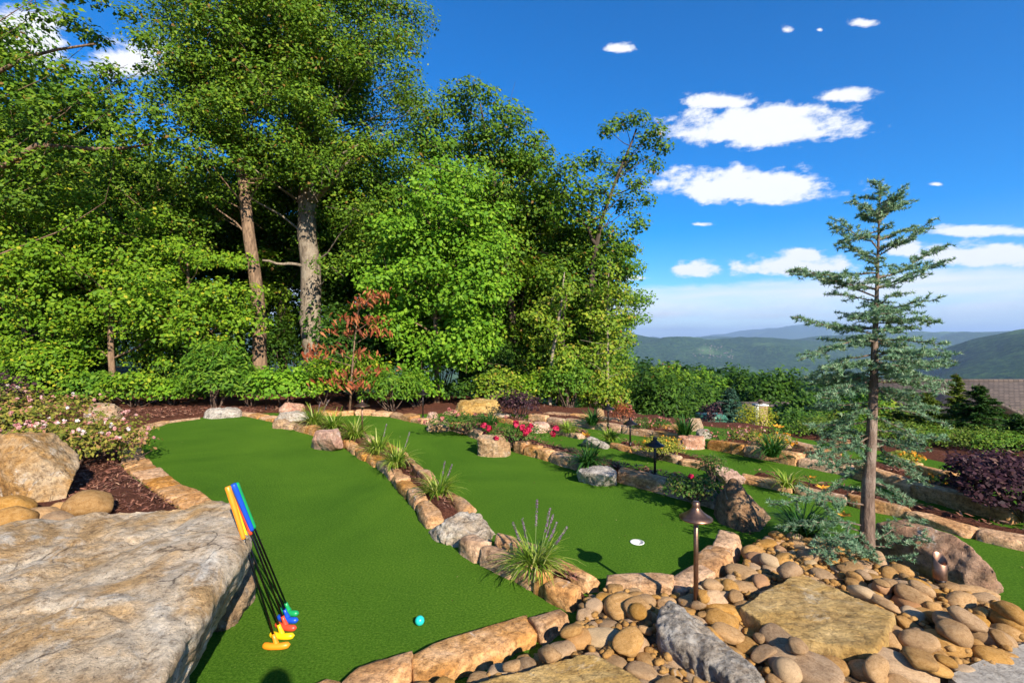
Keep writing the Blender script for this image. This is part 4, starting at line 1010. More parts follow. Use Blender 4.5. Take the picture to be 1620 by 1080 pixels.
# sparse oak at the right end of the wood
d = 12.6
cl = pxc([(962, 205, 20), (985, 192, 20), (1010, 188, 20), (1040, 205, 20), (1048, 232, 18), (1020, 222, 20), (1000, 250, 24), (975, 270, 26), (1035, 262, 18), (1010, 290, 22), (985, 320, 26), (1022, 318, 18), (1008, 352, 24), (940, 255, 26), (905, 262, 26), (880, 275, 26), (862, 300, 28),
          (915, 300, 34), (950, 300, 30), (890, 335, 36), (935, 345, 36), (970, 375, 34), (1000, 392, 20), (905, 390, 42), (945, 410, 40), (975, 425, 30), (880, 430, 40), (915, 460, 46), (955, 470, 36), (890, 510, 46), (935, 530, 44), (965, 520, 26), (900, 575, 46), (945, 590, 42), (880, 620, 40)], d, R1, .5)
tree('oak_tree', 'open-crowned oak at the right end of the wood, top bough against the sky', [(P(935, 650, d), .11), (P(932, 520, d), .09), (P(938, 430, d), .075), (P(952, 350, d), .05), (P(980, 270, d), .03), (P(1005, 205, d), .02)], cl, .10, M['leaf_oak'], M['bark_dark'], 520, 22, .62, .8, 35, limb_r=.02,
     extra_limbs=[(P(945, 390, d), P(890, 290, d), .05, .02), (P(880, 640, d - .3), P(893, 450, d - .3), .035, .02)])
d = 11.6
cl = pxc([(965, 430, 24), (980, 460, 24), (950, 470, 26), (988, 500, 20), (960, 510, 28), (935, 500, 26), (975, 545, 26), (945, 560, 30), (985, 590, 22), (960, 600, 30), (930, 610, 28), (910, 560, 28), (975, 630, 24), (945, 640, 28), (992, 470, 14), (995, 535, 14)], d, R1, .35)
tree('birch_tree', 'slim yellow-green tree at the right edge of the wood beside the valley view', [(P(960, 652, d), .04), (P(961, 560, d), .032), (P(963, 420, d), .01)], cl, .085, M['leaf_yellow'], M['bark_pale'], 480, 23, .7, .8, 16, limb_r=.012)
cl = pxc([(872, 480, 30), (885, 520, 28), (865, 545, 30), (850, 500, 28), (890, 570, 26), (860, 600, 30), (895, 460, 24), (900, 610, 26)], 11.2, R1, .35)
tree('birch_tree', 'thin crooked pale-stemmed tree near the right end of the wood', [(P(868, 652, 11.2), .05), (P(874, 560, 11.2), .04), (P(888, 480, 11.2), .03), (P(893, 430, 11.2), .012)], cl, .09, M['leaf_yellow'], M['bark_pale'], 430, 24, .65, .7, 10, limb_r=.015)
# trees deeper in the wood: three sorts, copied
proto = []
for k in range(3):
    r = np.random.default_rng(60 + k)
    cl = envelope(r, Vector((0, 0, 4.6 + .5 * k)), (2.1, 2.1, 3.4), 105, .5, .85, .5)
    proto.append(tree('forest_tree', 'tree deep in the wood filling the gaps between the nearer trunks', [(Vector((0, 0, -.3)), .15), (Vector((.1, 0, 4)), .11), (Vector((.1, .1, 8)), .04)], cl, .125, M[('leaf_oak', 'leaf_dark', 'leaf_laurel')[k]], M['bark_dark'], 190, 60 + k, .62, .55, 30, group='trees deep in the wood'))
spots = [(-60, 15.5, .85), (60, 16.5, .95), (150, 15.2, .8), (230, 17, .95), (310, 15.5, .8), (380, 17.5, .95), (450, 16, .95), (540, 16.5, 1.0), (600, 15.2, .85), (660, 17.2, .9), (730, 15.8, .8), (790, 17.5, .78), (850, 15.5, .66), (905, 17, .62), (0, 19, 1.15), (120, 20, 1.05),
         (420, 20.5, 1.1), (560, 20, 1.2), (640, 21, 1.1), (760, 20, .95), (-150, 14, .9), (945, 16.5, .5), (250, 21, 1.0), (45, 13.4, 1.12), (-70, 12.6, 1.2), (170, 14.6, 1.05), (735, 14.6, 1.02), (815, 14.8, .97), (885, 14.6, .84), (942, 14.0, .66)]
for i, (px, dd, sc) in enumerate(spots):
    o = proto[i % 3] if i < 3 else copy_tree(proto[i % 3])
    x = (px - 810) / F * dd
    o.location = (x, dd, min(0, gz(x, dd))); o.rotation_euler = (0, 0, i * 1.7); o.scale = (sc, sc, sc)

# ---- shrubs
def shrub(name, label, loc, radii, n, leaf, mat, seed, asp=.5, stems=9, cat='shrub', group=None, flowers=None, upright=.5, lump=.28, stemmat=None, shell=.35, fl_name='flower'):
    r = np.random.default_rng(seed); root = empty(name, loc, label, cat, group); rx, ry, rz = radii
    dd = unit(r.normal(size=(n, 3)));  dd[:, 2] = np.where(dd[:, 2] < -.35, -dd[:, 2], dd[:, 2])
    lum = 1 + lump * vnoise(dd * 2.6 + seed, 5) + lump * .6 * vnoise(dd * 6 + seed, 6)
    pos = dd * (r.random(n) ** shell * lum)[:, None] * np.array([rx, ry, rz * .56]) + np.array([0, 0, rz * .5])
    pos[:, 2] = np.maximum(pos[:, 2], .02 + .05 * r.random(n))
    nr = dd * .7 + np.array([.15, -.4, upright + .1]) + r.normal(0, .4, (n, 3))
    V, Q_ = leaves(pos, nr, leaf, r, asp)
    link_mesh('foliage', np_mesh('foliage', V, Q_, np.clip(r.normal(.5, .27, n), 0, 1)), M[mat], root)
    mb = MB()
    for k in range(stems):
        e = pos[r.integers(n)]; limb(mb, (r.normal(0, .06 * rx), r.normal(0, .06 * ry), -.03), e * .96, .010 + .006 * rz, .003, r, .1, 5, 5)
    mb.build('stem', M[stemmat or 'twig'], root, True)
    for (cnt, pm, fs, petals) in (flowers or []):
        mbp = []; 
        for k in range(cnt):
            cand = dd[r.integers(n)]
            for _ in range(12):
                if cand[2] > -.1 and cand[1] < .4: break
                cand = dd[r.integers(n)]
            lm = 1 + lump * float(vnoise((cand * 2.6 + seed)[None], 5)[0])
            c = cand * lm * np.array([rx, ry, rz * .56]) * 1.04 + np.array([0, 0, rz * .5]); c[2] = max(.05, c[2])
            m_ = petals; pd = unit(r.normal(size=(m_, 3)) + cand * .8); pp = c + pd * fs * .45
            mbp.append((pp, pd + r.normal(0, .4, (m_, 3)), c))
        if cnt <= 14:
            for pp, pn, c in mbp:
                V, Q_ = leaves(pp - c, pn, fs * .8, r, .85); o = link_mesh(fl_name, np_mesh(fl_name, V, Q_, r.random(len(Q_))), M[pm], root, c)
        else:
            V, Q_ = leaves(np.vstack([a for a, _, _ in mbp]), np.vstack([a for _, a, _ in mbp]), fs * .8, r, .85)
            o = link_mesh('blossom', np_mesh('blossom', V, Q_, r.random(len(Q_))), M[pm], root); o['kind'] = 'stuff'
    return root
def gp(px, py, z=0.0): return tuple(G(px, py, z))
def at(px, d, z=None):
    x = (px - 810) / F * d; return (x, d, gz(x, d) if z is None else z)
# understorey along the foot of the wood
US = [(10, 11.0, .9, 1.5, 'laurel', .15, .26, 'tall narrow-leaved laurel at the far left foot of the wood'), (75, 11.4, .9, 1.25, 'bright', .10, .7, 'leafy green bush behind the pink-flowering bush'), (150, 11.2, .85, 1.1, 'laurel', .10, .7, 'rounded green bush above the tan boulder at left'),
      (215, 11.0, .75, .85, 'bright', .09, .75, 'low bright bush above the far mulch, left of the grey rock'), (275, 10.9, .7, .8, 'maple', .09, .75, 'low bright bush right above the dark grey rock'), (340, 10.9, .75, 1.15, 'laurel', .16, .28, 'laurel with long glossy leaves left of the leaning trunk foot'),
      (395, 10.7, .65, 1.05, 'laurel', .15, .28, 'laurel at the foot of the leaning brown trunk'), (450, 10.8, .75, 1.15, 'maple', .10, .75, 'bright bush hiding the foot of the thick pale trunk'), (510, 11.0, .7, .95, 'bright', .10, .7, 'green bush right of the thick pale trunk'),
      (620, 10.6, .75, 1.35, 'laurel', .13, .25, 'feathery bright green bush right of the red-leaved sapling'), (660, 10.9, .6, .85, 'maple', .12, .6, 'vivid green bush at the foot of the light green maple'), (735, 11.6, .6, .8, 'dark', .10, .6, 'dark shaded bush behind the yellow sandstone mound'), (575, 10.9, .7, 1.0, 'bright', .1, .7, 'bush behind the lamp at the far end of the middle green'),
      (790, 11.2, .65, .95, 'yellow', .08, .7, 'yellow-green bush behind the burgundy shrub'), (845, 11.0, .6, .9, 'bright', .08, .7, 'green bush at the wood edge right of the burgundy shrub'), (900, 10.9, .6, .95, 'laurel', .08, .6, 'green bush at the wood edge under the open oak'), (955, 10.9, .55, .75, 'yellow', .08, .7, 'low yellow-green bush at the right end of the wood'),
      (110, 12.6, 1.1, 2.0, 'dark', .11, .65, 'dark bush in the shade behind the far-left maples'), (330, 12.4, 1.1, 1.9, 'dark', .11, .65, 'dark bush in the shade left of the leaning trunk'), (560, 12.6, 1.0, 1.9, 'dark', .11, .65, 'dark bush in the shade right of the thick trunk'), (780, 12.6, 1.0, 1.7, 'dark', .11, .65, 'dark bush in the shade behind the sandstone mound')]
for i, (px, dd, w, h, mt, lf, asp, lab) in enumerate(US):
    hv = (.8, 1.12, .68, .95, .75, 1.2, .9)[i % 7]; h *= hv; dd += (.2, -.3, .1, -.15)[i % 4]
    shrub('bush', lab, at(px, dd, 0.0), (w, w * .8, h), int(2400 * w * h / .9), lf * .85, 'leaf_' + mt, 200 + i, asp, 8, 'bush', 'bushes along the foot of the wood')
# shaded thicket between the trunks
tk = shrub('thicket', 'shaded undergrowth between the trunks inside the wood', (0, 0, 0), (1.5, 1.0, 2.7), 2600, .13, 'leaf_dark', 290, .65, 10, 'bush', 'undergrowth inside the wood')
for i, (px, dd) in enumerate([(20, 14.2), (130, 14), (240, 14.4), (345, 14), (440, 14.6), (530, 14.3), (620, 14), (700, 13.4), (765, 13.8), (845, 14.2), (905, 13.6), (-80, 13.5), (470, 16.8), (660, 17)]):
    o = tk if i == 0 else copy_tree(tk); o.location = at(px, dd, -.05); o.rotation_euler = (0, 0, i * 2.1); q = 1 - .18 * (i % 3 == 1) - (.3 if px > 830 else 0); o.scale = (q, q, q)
# sapling with drooping red leaves
d = 9.95
r = np.random.default_rng(5)
root = empty('sapling', P(553, 655, d), 'slender sapling with drooping rust-red leaves at the wood edge', 'sapling')
base = np.array(tuple(P(553, 655, d))); mb = MB()
mb.tube([P(553, 658, d) - Vector(base), P(556, 600, d) - Vector(base), P(561, 540, d) - Vector(base), P(570, 465, d) - Vector(base)], [.025, .02, .014, .005], 6)
Vs = []; n0 = 0; gV = []; rn = []
for (px, py, spread) in [(590, 470, 30), (575, 480, 30), (555, 505, 30), (590, 505, 32), (545, 525, 30), (590, 525, 34), (570, 560, 34), (520, 550, 36), (590, 585, 36), (540, 590, 34), (500, 560, 24), (565, 610, 30), (600, 465, 18), (560, 575, 30), (530, 605, 30)]:
    e = np.array(tuple(P(px, py, d + r.normal(0, .25)))) - base
    z_ = e[2] - .25; k = np.clip(z_ / (P(570, 465, d).z - base[2]), 0, 1)
    limb(mb, (k * .2, 0, max(.3, z_)), e, .009, .003, r, .05, 5, 4)
    n = 34; c = e + r.normal(0, 1, (n, 3)) * np.array([spread / F * d * .48, .14, .05])
    red = r.random() < .78
    V, _ = leaves(c, r.normal(0, .5, (n, 3)) + np.array([0, -.6, .5]), .15, r, .3, .45, np.stack([r.normal(.2, .6, n), r.normal(-.2, .3, n), np.full(n, -.75)], -1))
    (Vs if red else gV).append(V)
mb.build('stem', M['bark_brown'], root, True)
for nm, vv, mt in (('red_leaves', Vs, 'leaf_redleaf'), ('green_leaves', gV, 'leaf_yellow')):
    if vv:
        V = np.vstack(vv); link_mesh(nm, np_mesh(nm, V, np.arange(len(V)).reshape(-1, 4), r.random(len(V) // 4)), M[mt], root)
# abelia at left
shrub('flowering_bush', 'spreading pink-flowering bush with yellow-green leaves beside the square-cut boulder', gp(122, 738), (.80, .65, .52), 4600, .046, 'leaf_abelia', 300, .55, 16, 'bush', None, [(48, 'petal_pink', .045, 9), (22, 'petal_white', .045, 8)], .5, .42)
shrub('flowering_bush', 'taller pink-flowering bush at the far left edge with reddish sprays', gp(10, 712), (1.1, .75, .78), 4800, .05, 'leaf_abelia', 301, .55, 16, 'bush', None, [(40, 'petal_pink', .045, 8), (10, 'petal_white', .045, 7)], .5, .42)
shrub('burgundy_shrub', 'dark burgundy shrub at the left edge behind the pink flowers', gp(-20, 695), (.8, .6, 1.0), 1600, .06, 'leaf_purple', 302, .55, 10)
shrub('burgundy_shrub', 'small dark burgundy shrub in front of the wood right of the sandstone mound', gp(822, 664), (.42, .35, .55), 1400, .05, 'leaf_purple', 303, .5, 10)
shrub('burgundy_shrub', 'large purple-leaved shrub spilling over the border at the right edge', (4.25, 4.0, .05), (.60, .5, .50), 6000, .046, 'leaf_purple', 304, .55, 22, lump=.32)
shrub('burgundy_shrub', 'small burgundy bush standing in front of the green utility box', at(1125, 9.3), (.22, .2, .62), 420, .05, 'leaf_purple', 305, .5, 8)
# roses and other flowers in the strips
shrub('rose_bush', 'low rose bush with crimson blooms behind the squarish boulder', gp(815, 703, .09), (.46, .26, .28), 1500, .032, 'leaf_rose', 310, .6, 12, 'bush', None, [(11, 'petal_red', .075, 26)], fl_name='bloom')
shrub('rose_bush', 'rose bush with a few faded pink blooms at the far end of the strip', gp(735, 682, .08), (.62, .3, .30), 1700, .034, 'leaf_rose', 311, .6, 12, 'bush', None, [(10, 'petal_rose', .055, 18)], fl_name='bloom')
shrub('rose_bush', 'loose green rose bush left of the dark triangular boulder', gp(1100, 790, .09), (.28, .18, .20), 1300, .028, 'leaf_rose', 312, .6, 14, 'bush', None, [(3, 'petal_red', .045, 20)], fl_name='bloom')
shrub('rose_bush', 'wispy green bush against the pinkish sloping slab', gp(1128, 757, .10), (.16, .14, .24), 520, .028, 'leaf_rose', 313, .5, 8, 'bush')
shrub('spirea_bush', 'mounded yellow spirea dotted pink beside the dark lamp', gp(1044, 722, .08), (.30, .22, .23), 2600, .026, 'leaf_spirea', 314, .6, 12, 'bush', None, [(30, 'petal_orange', .022, 5)])
shrub('golden_bush', 'round golden yellow bush in front of the stone chimney', at(1197, 8.8), (.36, .34, .62), 2200, .03, 'leaf_gold', 315, .5, 10, 'bush')
for k, (px, py, w, h, mt, pm, lab) in enumerate([(1145, 700, .5, .34, 'rose', 'petal_rose', 'pink-tinged flowers on the bank below the green utility box'), (1182, 702, .45, .36, 'abelia', 'petal_pink', 'yellow and pink shrub on the bank left of the golden bush'), (1228, 712, .4, .34, 'spirea', 'petal_orange', 'orange-flowered clump below the golden bush'),
      (1015, 682, .3, .34, 'rose', 'petal_rose', 'pink-flowered shrub at the foot of the far bank'), (1042, 680, .3, .3, 'rose', 'petal_rose', 'reddish flowers on the mulch bank left of the utility box'), (985, 668, .32, .55, 'redleaf', 'petal_rose', 'reddish bush where the wood ends'), (1430, 735, .35, .25, 'spirea', 'petal_orange', 'low yellow-flowered plants behind the cedar trunk'), (1500, 772, .3, .2, 'rose', 'petal_orange', 'low green plants left of the large purple shrub')]):
    shrub('flower_clump', lab, gp(px, py, .06), (w * .62, w * .45, h * .62), 800, .028, 'leaf_' + mt, 320 + k, .55, 8, 'flowers', None, [(16, pm, .032, 7)])
# strap-leaved clumps
def blade_clump(name, label, loc, n_, length, width, mat, seed, cat='plant', group=None, spikes=None, flowers=None, spread=1.0, base_r=.05):
    r = np.random.default_rng(seed); root = empty(name, loc, label, cat, group); n = int(n_ * 1.35)
    a = r.uniform(0, 2 * math.pi, n); L = length * r.uniform(.55, 1.15, n); lean = r.uniform(.2, 1.0, n) ** .8 * spread * 1.5; L = L * 1.12
    o = np.stack([np.cos(a), np.sin(a), 0 * a], -1); side = np.stack([-np.sin(a), np.cos(a), 0 * a], -1)
    b0 = o * (r.random(n) * base_r)[:, None] + r.normal(0, base_r * .4, (n, 3)) * np.array([1, 1, 0])
    T_ = np.linspace(0, 1, 6); rows = []
    for t_ in T_:
        ang = lean * (.25 + 1.55 * t_)
        # integrate arc approx
        hx = L * t_ * np.sin(lean * (.25 + .775 * t_)); hz = L * t_ * np.cos(np.minimum(2.0, lean * (.25 + .775 * t_)))
        c = b0 + o * hx[:, None]; c[:, 2] = np.maximum(-.02 if t_ < .5 else .012, hz)
        w = 1.3 * width * (1 - .96 * max(0, t_ - .12) ** 1.5) * .5
        rows.append(np.stack([c - side * w, c + side * w], 1))
    V = np.stack(rows, 1).reshape(n, 12, 3)
    q = np.array([[2 * i, 2 * i + 1, 2 * i + 3, 2 * i + 2] for i in range(5)])
    Q_ = (np.arange(n)[:, None, None] * 12 + q[None]).reshape(-1, 4)
    rn = np.repeat(np.clip(r.normal(.5, .28, n), 0, 1), 5)
    link_mesh('blades', np_mesh('blades', V.reshape(-1, 3), Q_, rn, True), M[mat], root)
    for (dx_, dy_, h_) in (spikes or []):
        mb = MB(); e = np.array([dx_, dy_, h_]); st = np.array([dx_ * .25, dy_ * .25, .02])
        mb.tube([st, (st + e) / 2 + np.array([0, 0, .02]), e], [.003, .0025, .002], 5); s_ = mb.build('flower_spike', M['stem_green'], root, True)
        k = 90; tt = r.uniform(.55, 1.02, k); ax = st + (e - st) * tt[:, None]; dd = unit(r.normal(size=(k, 3)))
        V, Q2 = leaves(ax + dd * .007, dd, .013, r, .8); link_mesh('florets', np_mesh('florets', V, Q2, r.random(k)), M['petal_lilac'], s_)
    for (dx_, dy_, h_, pm, fs) in (flowers or []):
        mb = MB(); e = np.array([dx_, dy_, h_]); mb.tube([(0, 0, 0), e * np.array([.5, .5, .6]), e], [.004, .003, .0025], 5); s_ = mb.build('flower_stalk', M['stem_green'], root, True)
        k = 6; an = np.arange(k) * math.pi / 3; tdir = np.stack([np.cos(an), np.sin(an) * .8, .55 + 0 * an], -1)
        V, Q2 = leaves(e + tdir * fs * .45, np.stack([-np.cos(an) * .5, -np.sin(an) * .5 - .3, .8 + 0 * an], -1), fs, r, .5, .1, tdir); link_mesh('bloom', np_mesh('bloom', V, Q2, r.random(k)), M[pm], s_)
    return root
LG = 'variegated grass clumps in the mulch strip'
blade_clump('liriope', 'largest variegated grass clump with lilac flower spikes, nearest the cobbles', gp(845, 898, .10), 180, .205, .008, 'leaf_liriope', 400, 'grass clump', LG, spread=1.3, spikes=[(-.13, .10, .24), (-.07, .12, .26), (.02, .05, .40), (.10, .02, .36), (.14, 0, .28), (.20, -.02, .26), (.12, .06, .30)])
blade_clump('liriope', 'variegated grass clump just behind the lichen-covered boulder', gp(693, 783, .10), 120, .22, .010, 'leaf_liriope', 401, 'grass clump', LG, [(.06, .0, .30), (.12, .04, .26)])
blade_clump('liriope', 'variegated grass clump midway along the mulch strip, right of the long stones', gp(628, 737, .10), 140, .26, .011, 'leaf_liriope', 402, 'grass clump', LG, [(.12, .1, .36)])
blade_clump('liriope', 'variegated grass clump below the lamp in the mulch strip', gp(598, 716, .09), 140, .27, .012, 'leaf_liriope', 403, 'grass clump', LG, [(.08, .1, .34)])
blade_clump('liriope', 'variegated grass clump around the foot of the lamp', gp(562, 694, .08), 150, .32, .013, 'leaf_liriope', 404, 'grass clump', LG)
blade_clump('liriope', 'variegated grass clump left of the lamp, behind the pink boulder', gp(528, 682, .08), 150, .32, .014, 'leaf_liriope', 405, 'grass clump', LG)
blade_clump('liriope', 'farthest variegated grass clump beside the flat grey-white slab', gp(497, 674, .08), 150, .36, .015, 'leaf_liriope', 406, 'grass clump', LG, [(.1, 0, .4), (.2, .1, .42)])
blade_clump('liriope', 'pale grass clump behind the pinkish white rock in the far strip', gp(900, 684, .06), 90, .20, .014, 'leaf_liriope', 407, 'grass clump', LG)
blade_clump('liriope', 'pale grass clump behind the sloping grey-white slab', gp(965, 697, .07), 90, .20, .014, 'leaf_liriope', 408, 'grass clump', LG)
blade_clump('liriope', 'pale grass clump in the strip left of the blue cedar', gp(1247, 770, .08), 70, .18, .010, 'leaf_liriope', 409, 'grass clump', LG)
blade_clump('daylily', 'dark green daylily with one orange bloom above the flat-topped boulder', gp(930, 738, .10), 130, .25, .016, 'leaf_daylily', 410, 'daylily', None, None, [(-.02, .02, .34, 'petal_orange', .07)])
blade_clump('daylily', 'upright green daylily clump left of the crimson roses', gp(773, 686, .09), 130, .30, .018, 'leaf_daylily', 411, 'daylily', spread=.6)
blade_clump('daylily', 'small dark daylily at the foot of the wood behind the far border', gp(938, 672, .08), 90, .30, .016, 'leaf_daylily', 412, 'daylily')
blade_clump('daylily', 'bright green clump beside the tan and white block boulder', gp(1082, 694, .08), 110, .3, .016, 'leaf_daylily', 413, 'daylily', spread=.6)
blade_clump('daylily', 'green daylily with yellow blooms below the golden bush', gp(1222, 722, .1), 110, .3, .014, 'leaf_daylily', 414, 'daylily', None, None, [(.05, 0, .36, 'petal_orange', .06), (.12, .05, .34, 'petal_orange', .06)])
blade_clump('daylily', 'dark daylily with orange blooms under the lower left cedar branches', gp(1268, 848, .08), 150, .24, .010, 'leaf_daylily', 415, 'daylily', None, None, [(.10, .06, .40, 'petal_orange', .06), (.17, .02, .34, 'petal_orange', .055), (.24, -.1, .18, 'petal_orange', .06)])

# ---- blue cedar in the cobbles
def cedar():
    r = np.random.default_rng(77); d = G(1374, 888, .05).y
    base = np.array(tuple(P(1373, 893, d))); base[2] = .05
    root = empty('blue_cedar', base, 'young blue-green cedar with a bare lower trunk growing among the cobbles', 'cedar tree')
    tr = np.array([tuple(P(x, y, d)) for x, y in [(1373, 900), (1372, 850), (1373, 780), (1378, 700), (1382, 620), (1384, 540), (1387, 470), (1389, 400), (1391, 340), (1393, 286)]]) - base
    rad = np.array([.050, .041, .038, .032, .026, .018, .012, .008, .005, .002])
    mb = MB(); line = resample([Vector(p) for p in tr], .05); mb.tube(line, np.interp(line[:, 2], tr[:, 2], rad) * (1 + .06 * vnoise(line * 14, 2)), 14)
    H = tr[-1, 2]; px2m = d / F
    zpx = lambda y: CAMZ + (540 - y) * px2m - base[2]
    br = []
    # explicit boughs seen in the photo: start y, end px, end y, depth offset
    for (ys, xe, ye, dy_) in [(432, 1252, 425, -.1), (470, 1258, 432, .1), (440, 1490, 390, .1), (455, 1500, 412, -.1), (420, 1310, 352, .1), (395, 1320, 345, 0), (380, 1452, 362, .1), (350, 1425, 300, 0), (352, 1430, 318, .1), (340, 1348, 318, 0), (330, 1416, 312, -.05), (365, 1335, 380, -.1), (405, 1472, 350, -.1),
                              (520, 1255, 502, .15), (505, 1490, 510, 0), (540, 1275, 570, -.2), (540, 1470, 560, -.2), (560, 1270, 600, .1), (575, 1485, 605, .1), (600, 1300, 640, -.2), (610, 1470, 650, .2),
                              (640, 1300, 690, .1), (660, 1460, 700, -.15), (690, 1290, 730, -.15), (700, 1450, 760, .2), (740, 1300, 780, .2), (760, 1450, 800, 0), (800, 1225, 795, -.05), (830, 1240, 830, .1), (840, 1300, 880, -.3), (850, 1270, 770, .15), (870, 1470, 850, -.1), (880, 1440, 880, -.25), (860, 1450, 820, .1), (885, 1330, 860, -.35)]:
        a = np.array([np.interp(zpx(ys), tr[:, 2], tr[:, k]) for k in range(3)]); e = np.array(tuple(P(xe, ye, d + dy_))) - base
        br.append((a, a + (e - a) * .93))
    for k in range(92):
        y = r.choice([r.uniform(330, 480), r.uniform(430, 620), r.uniform(480, 650), r.uniform(480, 600), r.uniform(600, 790)])
        R_ = np.interp(y, [290, 340, 400, 440, 520, 620, 700, 800], [.03, .10, .18, .26, .38, .44, .36, .28]) * r.uniform(.55, 1.05)
        an = r.uniform(0, 2 * math.pi)
        if y > 620 and math.sin(an) < .1: an = r.choice([0, math.pi]) + r.normal(0, .35)
        up = np.interp(y, [300, 420, 520, 700, 800], [.55, .30, .02, -.18, -.15]) + r.normal(0, .08)
        a = np.array([np.interp(zpx(y), tr[:, 2], tr[:, j]) for j in range(3)])
        br.append((a, a + np.array([math.cos(an), math.sin(an), up]) * R_))
    tuft = []; tdir = []
    for z_ in np.arange(zpx(360), H, .011):
        tuft.append(np.array([np.interp(z_, tr[:, 2], tr[:, j]) for j in range(3)]) + r.normal(0, .006, 3)); tdir.append(np.array([0, 0, 1.0]))
    for k in range(9):
        y = 296 + 7 * k; a = np.array([np.interp(zpx(y), tr[:, 2], tr[:, j]) for j in range(3)]); an = r.uniform(0, 6.28); br.append((a, a + np.array([math.cos(an), math.sin(an), .5]) * (.05 + .014 * k)))
    for a, e in br:
        L = np.linalg.norm(e - a); n = max(4, int(L / .045)); t_ = np.linspace(0, 1, n)[:, None]
        bow = np.array([0, 0, 1.0]) * (.10 * L) * np.sin(t_ * math.pi) * r.uniform(-.6, 1); p = a + (e - a) * t_ + bow + np.vstack([np.zeros((1, 3)), r.normal(0, .006, (n - 1, 3))])
        mb.tube(p, np.linspace(.003 + .007 * L, .0016, n), 5, False)
        ax = (e - a) / L; sd = np.cross(ax, [0, 0, 1]); sd /= np.linalg.norm(sd) + 1e-9
        for i in range(1, n):
            f = i / n
            if f > .12:
                tuft.append(p[i] + r.normal(0, .004, 3)); tdir.append(ax * .3 + np.array([0, 0, .8]))
                tuft.append((p[i] + p[i - 1]) / 2); tdir.append(ax * .3 + np.array([0, 0, .8]))
            if f > .18:
                for s_ in (-1, 1):
                    if r.random() < .16: continue
                    l2 = L * r.uniform(.12, .30) * (1.15 - f * .75) + .03
                    td = ax * r.uniform(.4, .9) + sd * s_ * r.uniform(.6, 1.0) + np.array([0, 0, r.normal(-.05, .18)]); td /= np.linalg.norm(td)
                    q = p[i] + td * l2; mb.tube([p[i], (p[i] + q) / 2 + [0, 0, .006], q], [.0028, .002, .0012], 4, False)
                    m = max(2, int(l2 / .0125))
                    for g in range(1, m + 1):
                        tuft.append(p[i] + td * l2 * g / m + r.normal(0, .004, 3)); tdir.append(td * .35 + np.array([0, 0, .7]))
    mb.build('trunk', M['bark_cedar'], root, True)
    C = np.array(tuft); D = unit(np.array(tdir)); n = len(C); k = 13
    dirs = unit(D[:, None] * .55 + unit(r.normal(size=(n, k, 3)))); Ln = r.uniform(.016, .031, (n, k, 1))
    s_ = unit(np.cross(dirs, r.normal(size=(n, k, 3)))) * .0026
    c0 = C[:, None]; V = np.stack([c0 - s_ + dirs * .001, c0 + s_ + dirs * .001, c0 + dirs * Ln], 2).reshape(-1, 3)
    rn = np.repeat(np.clip(r.normal(.5, .25, n), 0, 1), k) + r.normal(0, .1, n * k)
    link_mesh('needles', np_mesh('needles', V, np.arange(len(V)).reshape(-1, 3), np.clip(rn, 0, 1)), M['leaf_cedar'], root)
cedar()
# ================================================================ BANK AND VALLEY AT RIGHT
def conifer(name, label, loc, h, rad, mat, seed, n=60, per=70, leaf=.09, tiers=14, droop=-.1, cat='conifer', group=None, asp=.22, bark='bark_dark', open_=.0):
    r = np.random.default_rng(seed); root = empty(name, loc, label, cat, group); mb = MB()
    mb.tube([(0, 0, -.1), (0, 0, h * .5), (0, 0, h)], [.03 * h ** .5 + .01, .02 * h ** .5, .004], 7)
    C = []; Dn = []; T = []
    for k in range(n):
        f = (k + r.random()) / n; z = h * (.06 + .92 * f); R_ = rad * (1 - f) ** .8 * r.uniform(.7, 1.1) + .04
        an = r.uniform(0, 2 * math.pi); o = np.array([math.cos(an), math.sin(an), droop + .35 * f]); e = np.array([0, 0, z]) + o * R_
        mb.tube([(0, 0, z), e * .5 + np.array([0, 0, z]) * .5 + [0, 0, .02], e], [.012 * R_ + .004, .006, .002], 4, False)
        m = max(6, int(per * (R_ / rad + .15))); t_ = r.random(m) ** .7
        c = np.array([0, 0, z]) + o * (R_ * t_)[:, None]; sd = np.array([-math.sin(an), math.cos(an), 0]); wd = .35 * R_ * (1.15 - t_)
        off = r.uniform(-1, 1, m); c = c + sd * (off * wd)[:, None]; c[:, 2] -= np.abs(off) * wd * .2
        C.append(c); T.append(o[None] * .8 + sd[None] * np.sign(off)[:, None] * .7 + r.normal(0, .25, (m, 3))); Dn.append(np.tile([0, 0, 1.0], (m, 1)) + r.normal(0, .4, (m, 3)))
    mb.build('trunk', M[bark], root, True)
    C = np.vstack(C); V, Q_ = leaves(C, np.vstack(Dn), leaf, r, asp, .1, np.vstack(T))
    link_mesh('needles', np_mesh('needles', V, Q_, np.clip(r.normal(.5, .27, len(C)), 0, 1)), M[mat], root)
    return root
BG = 'conifers on the bank at right'
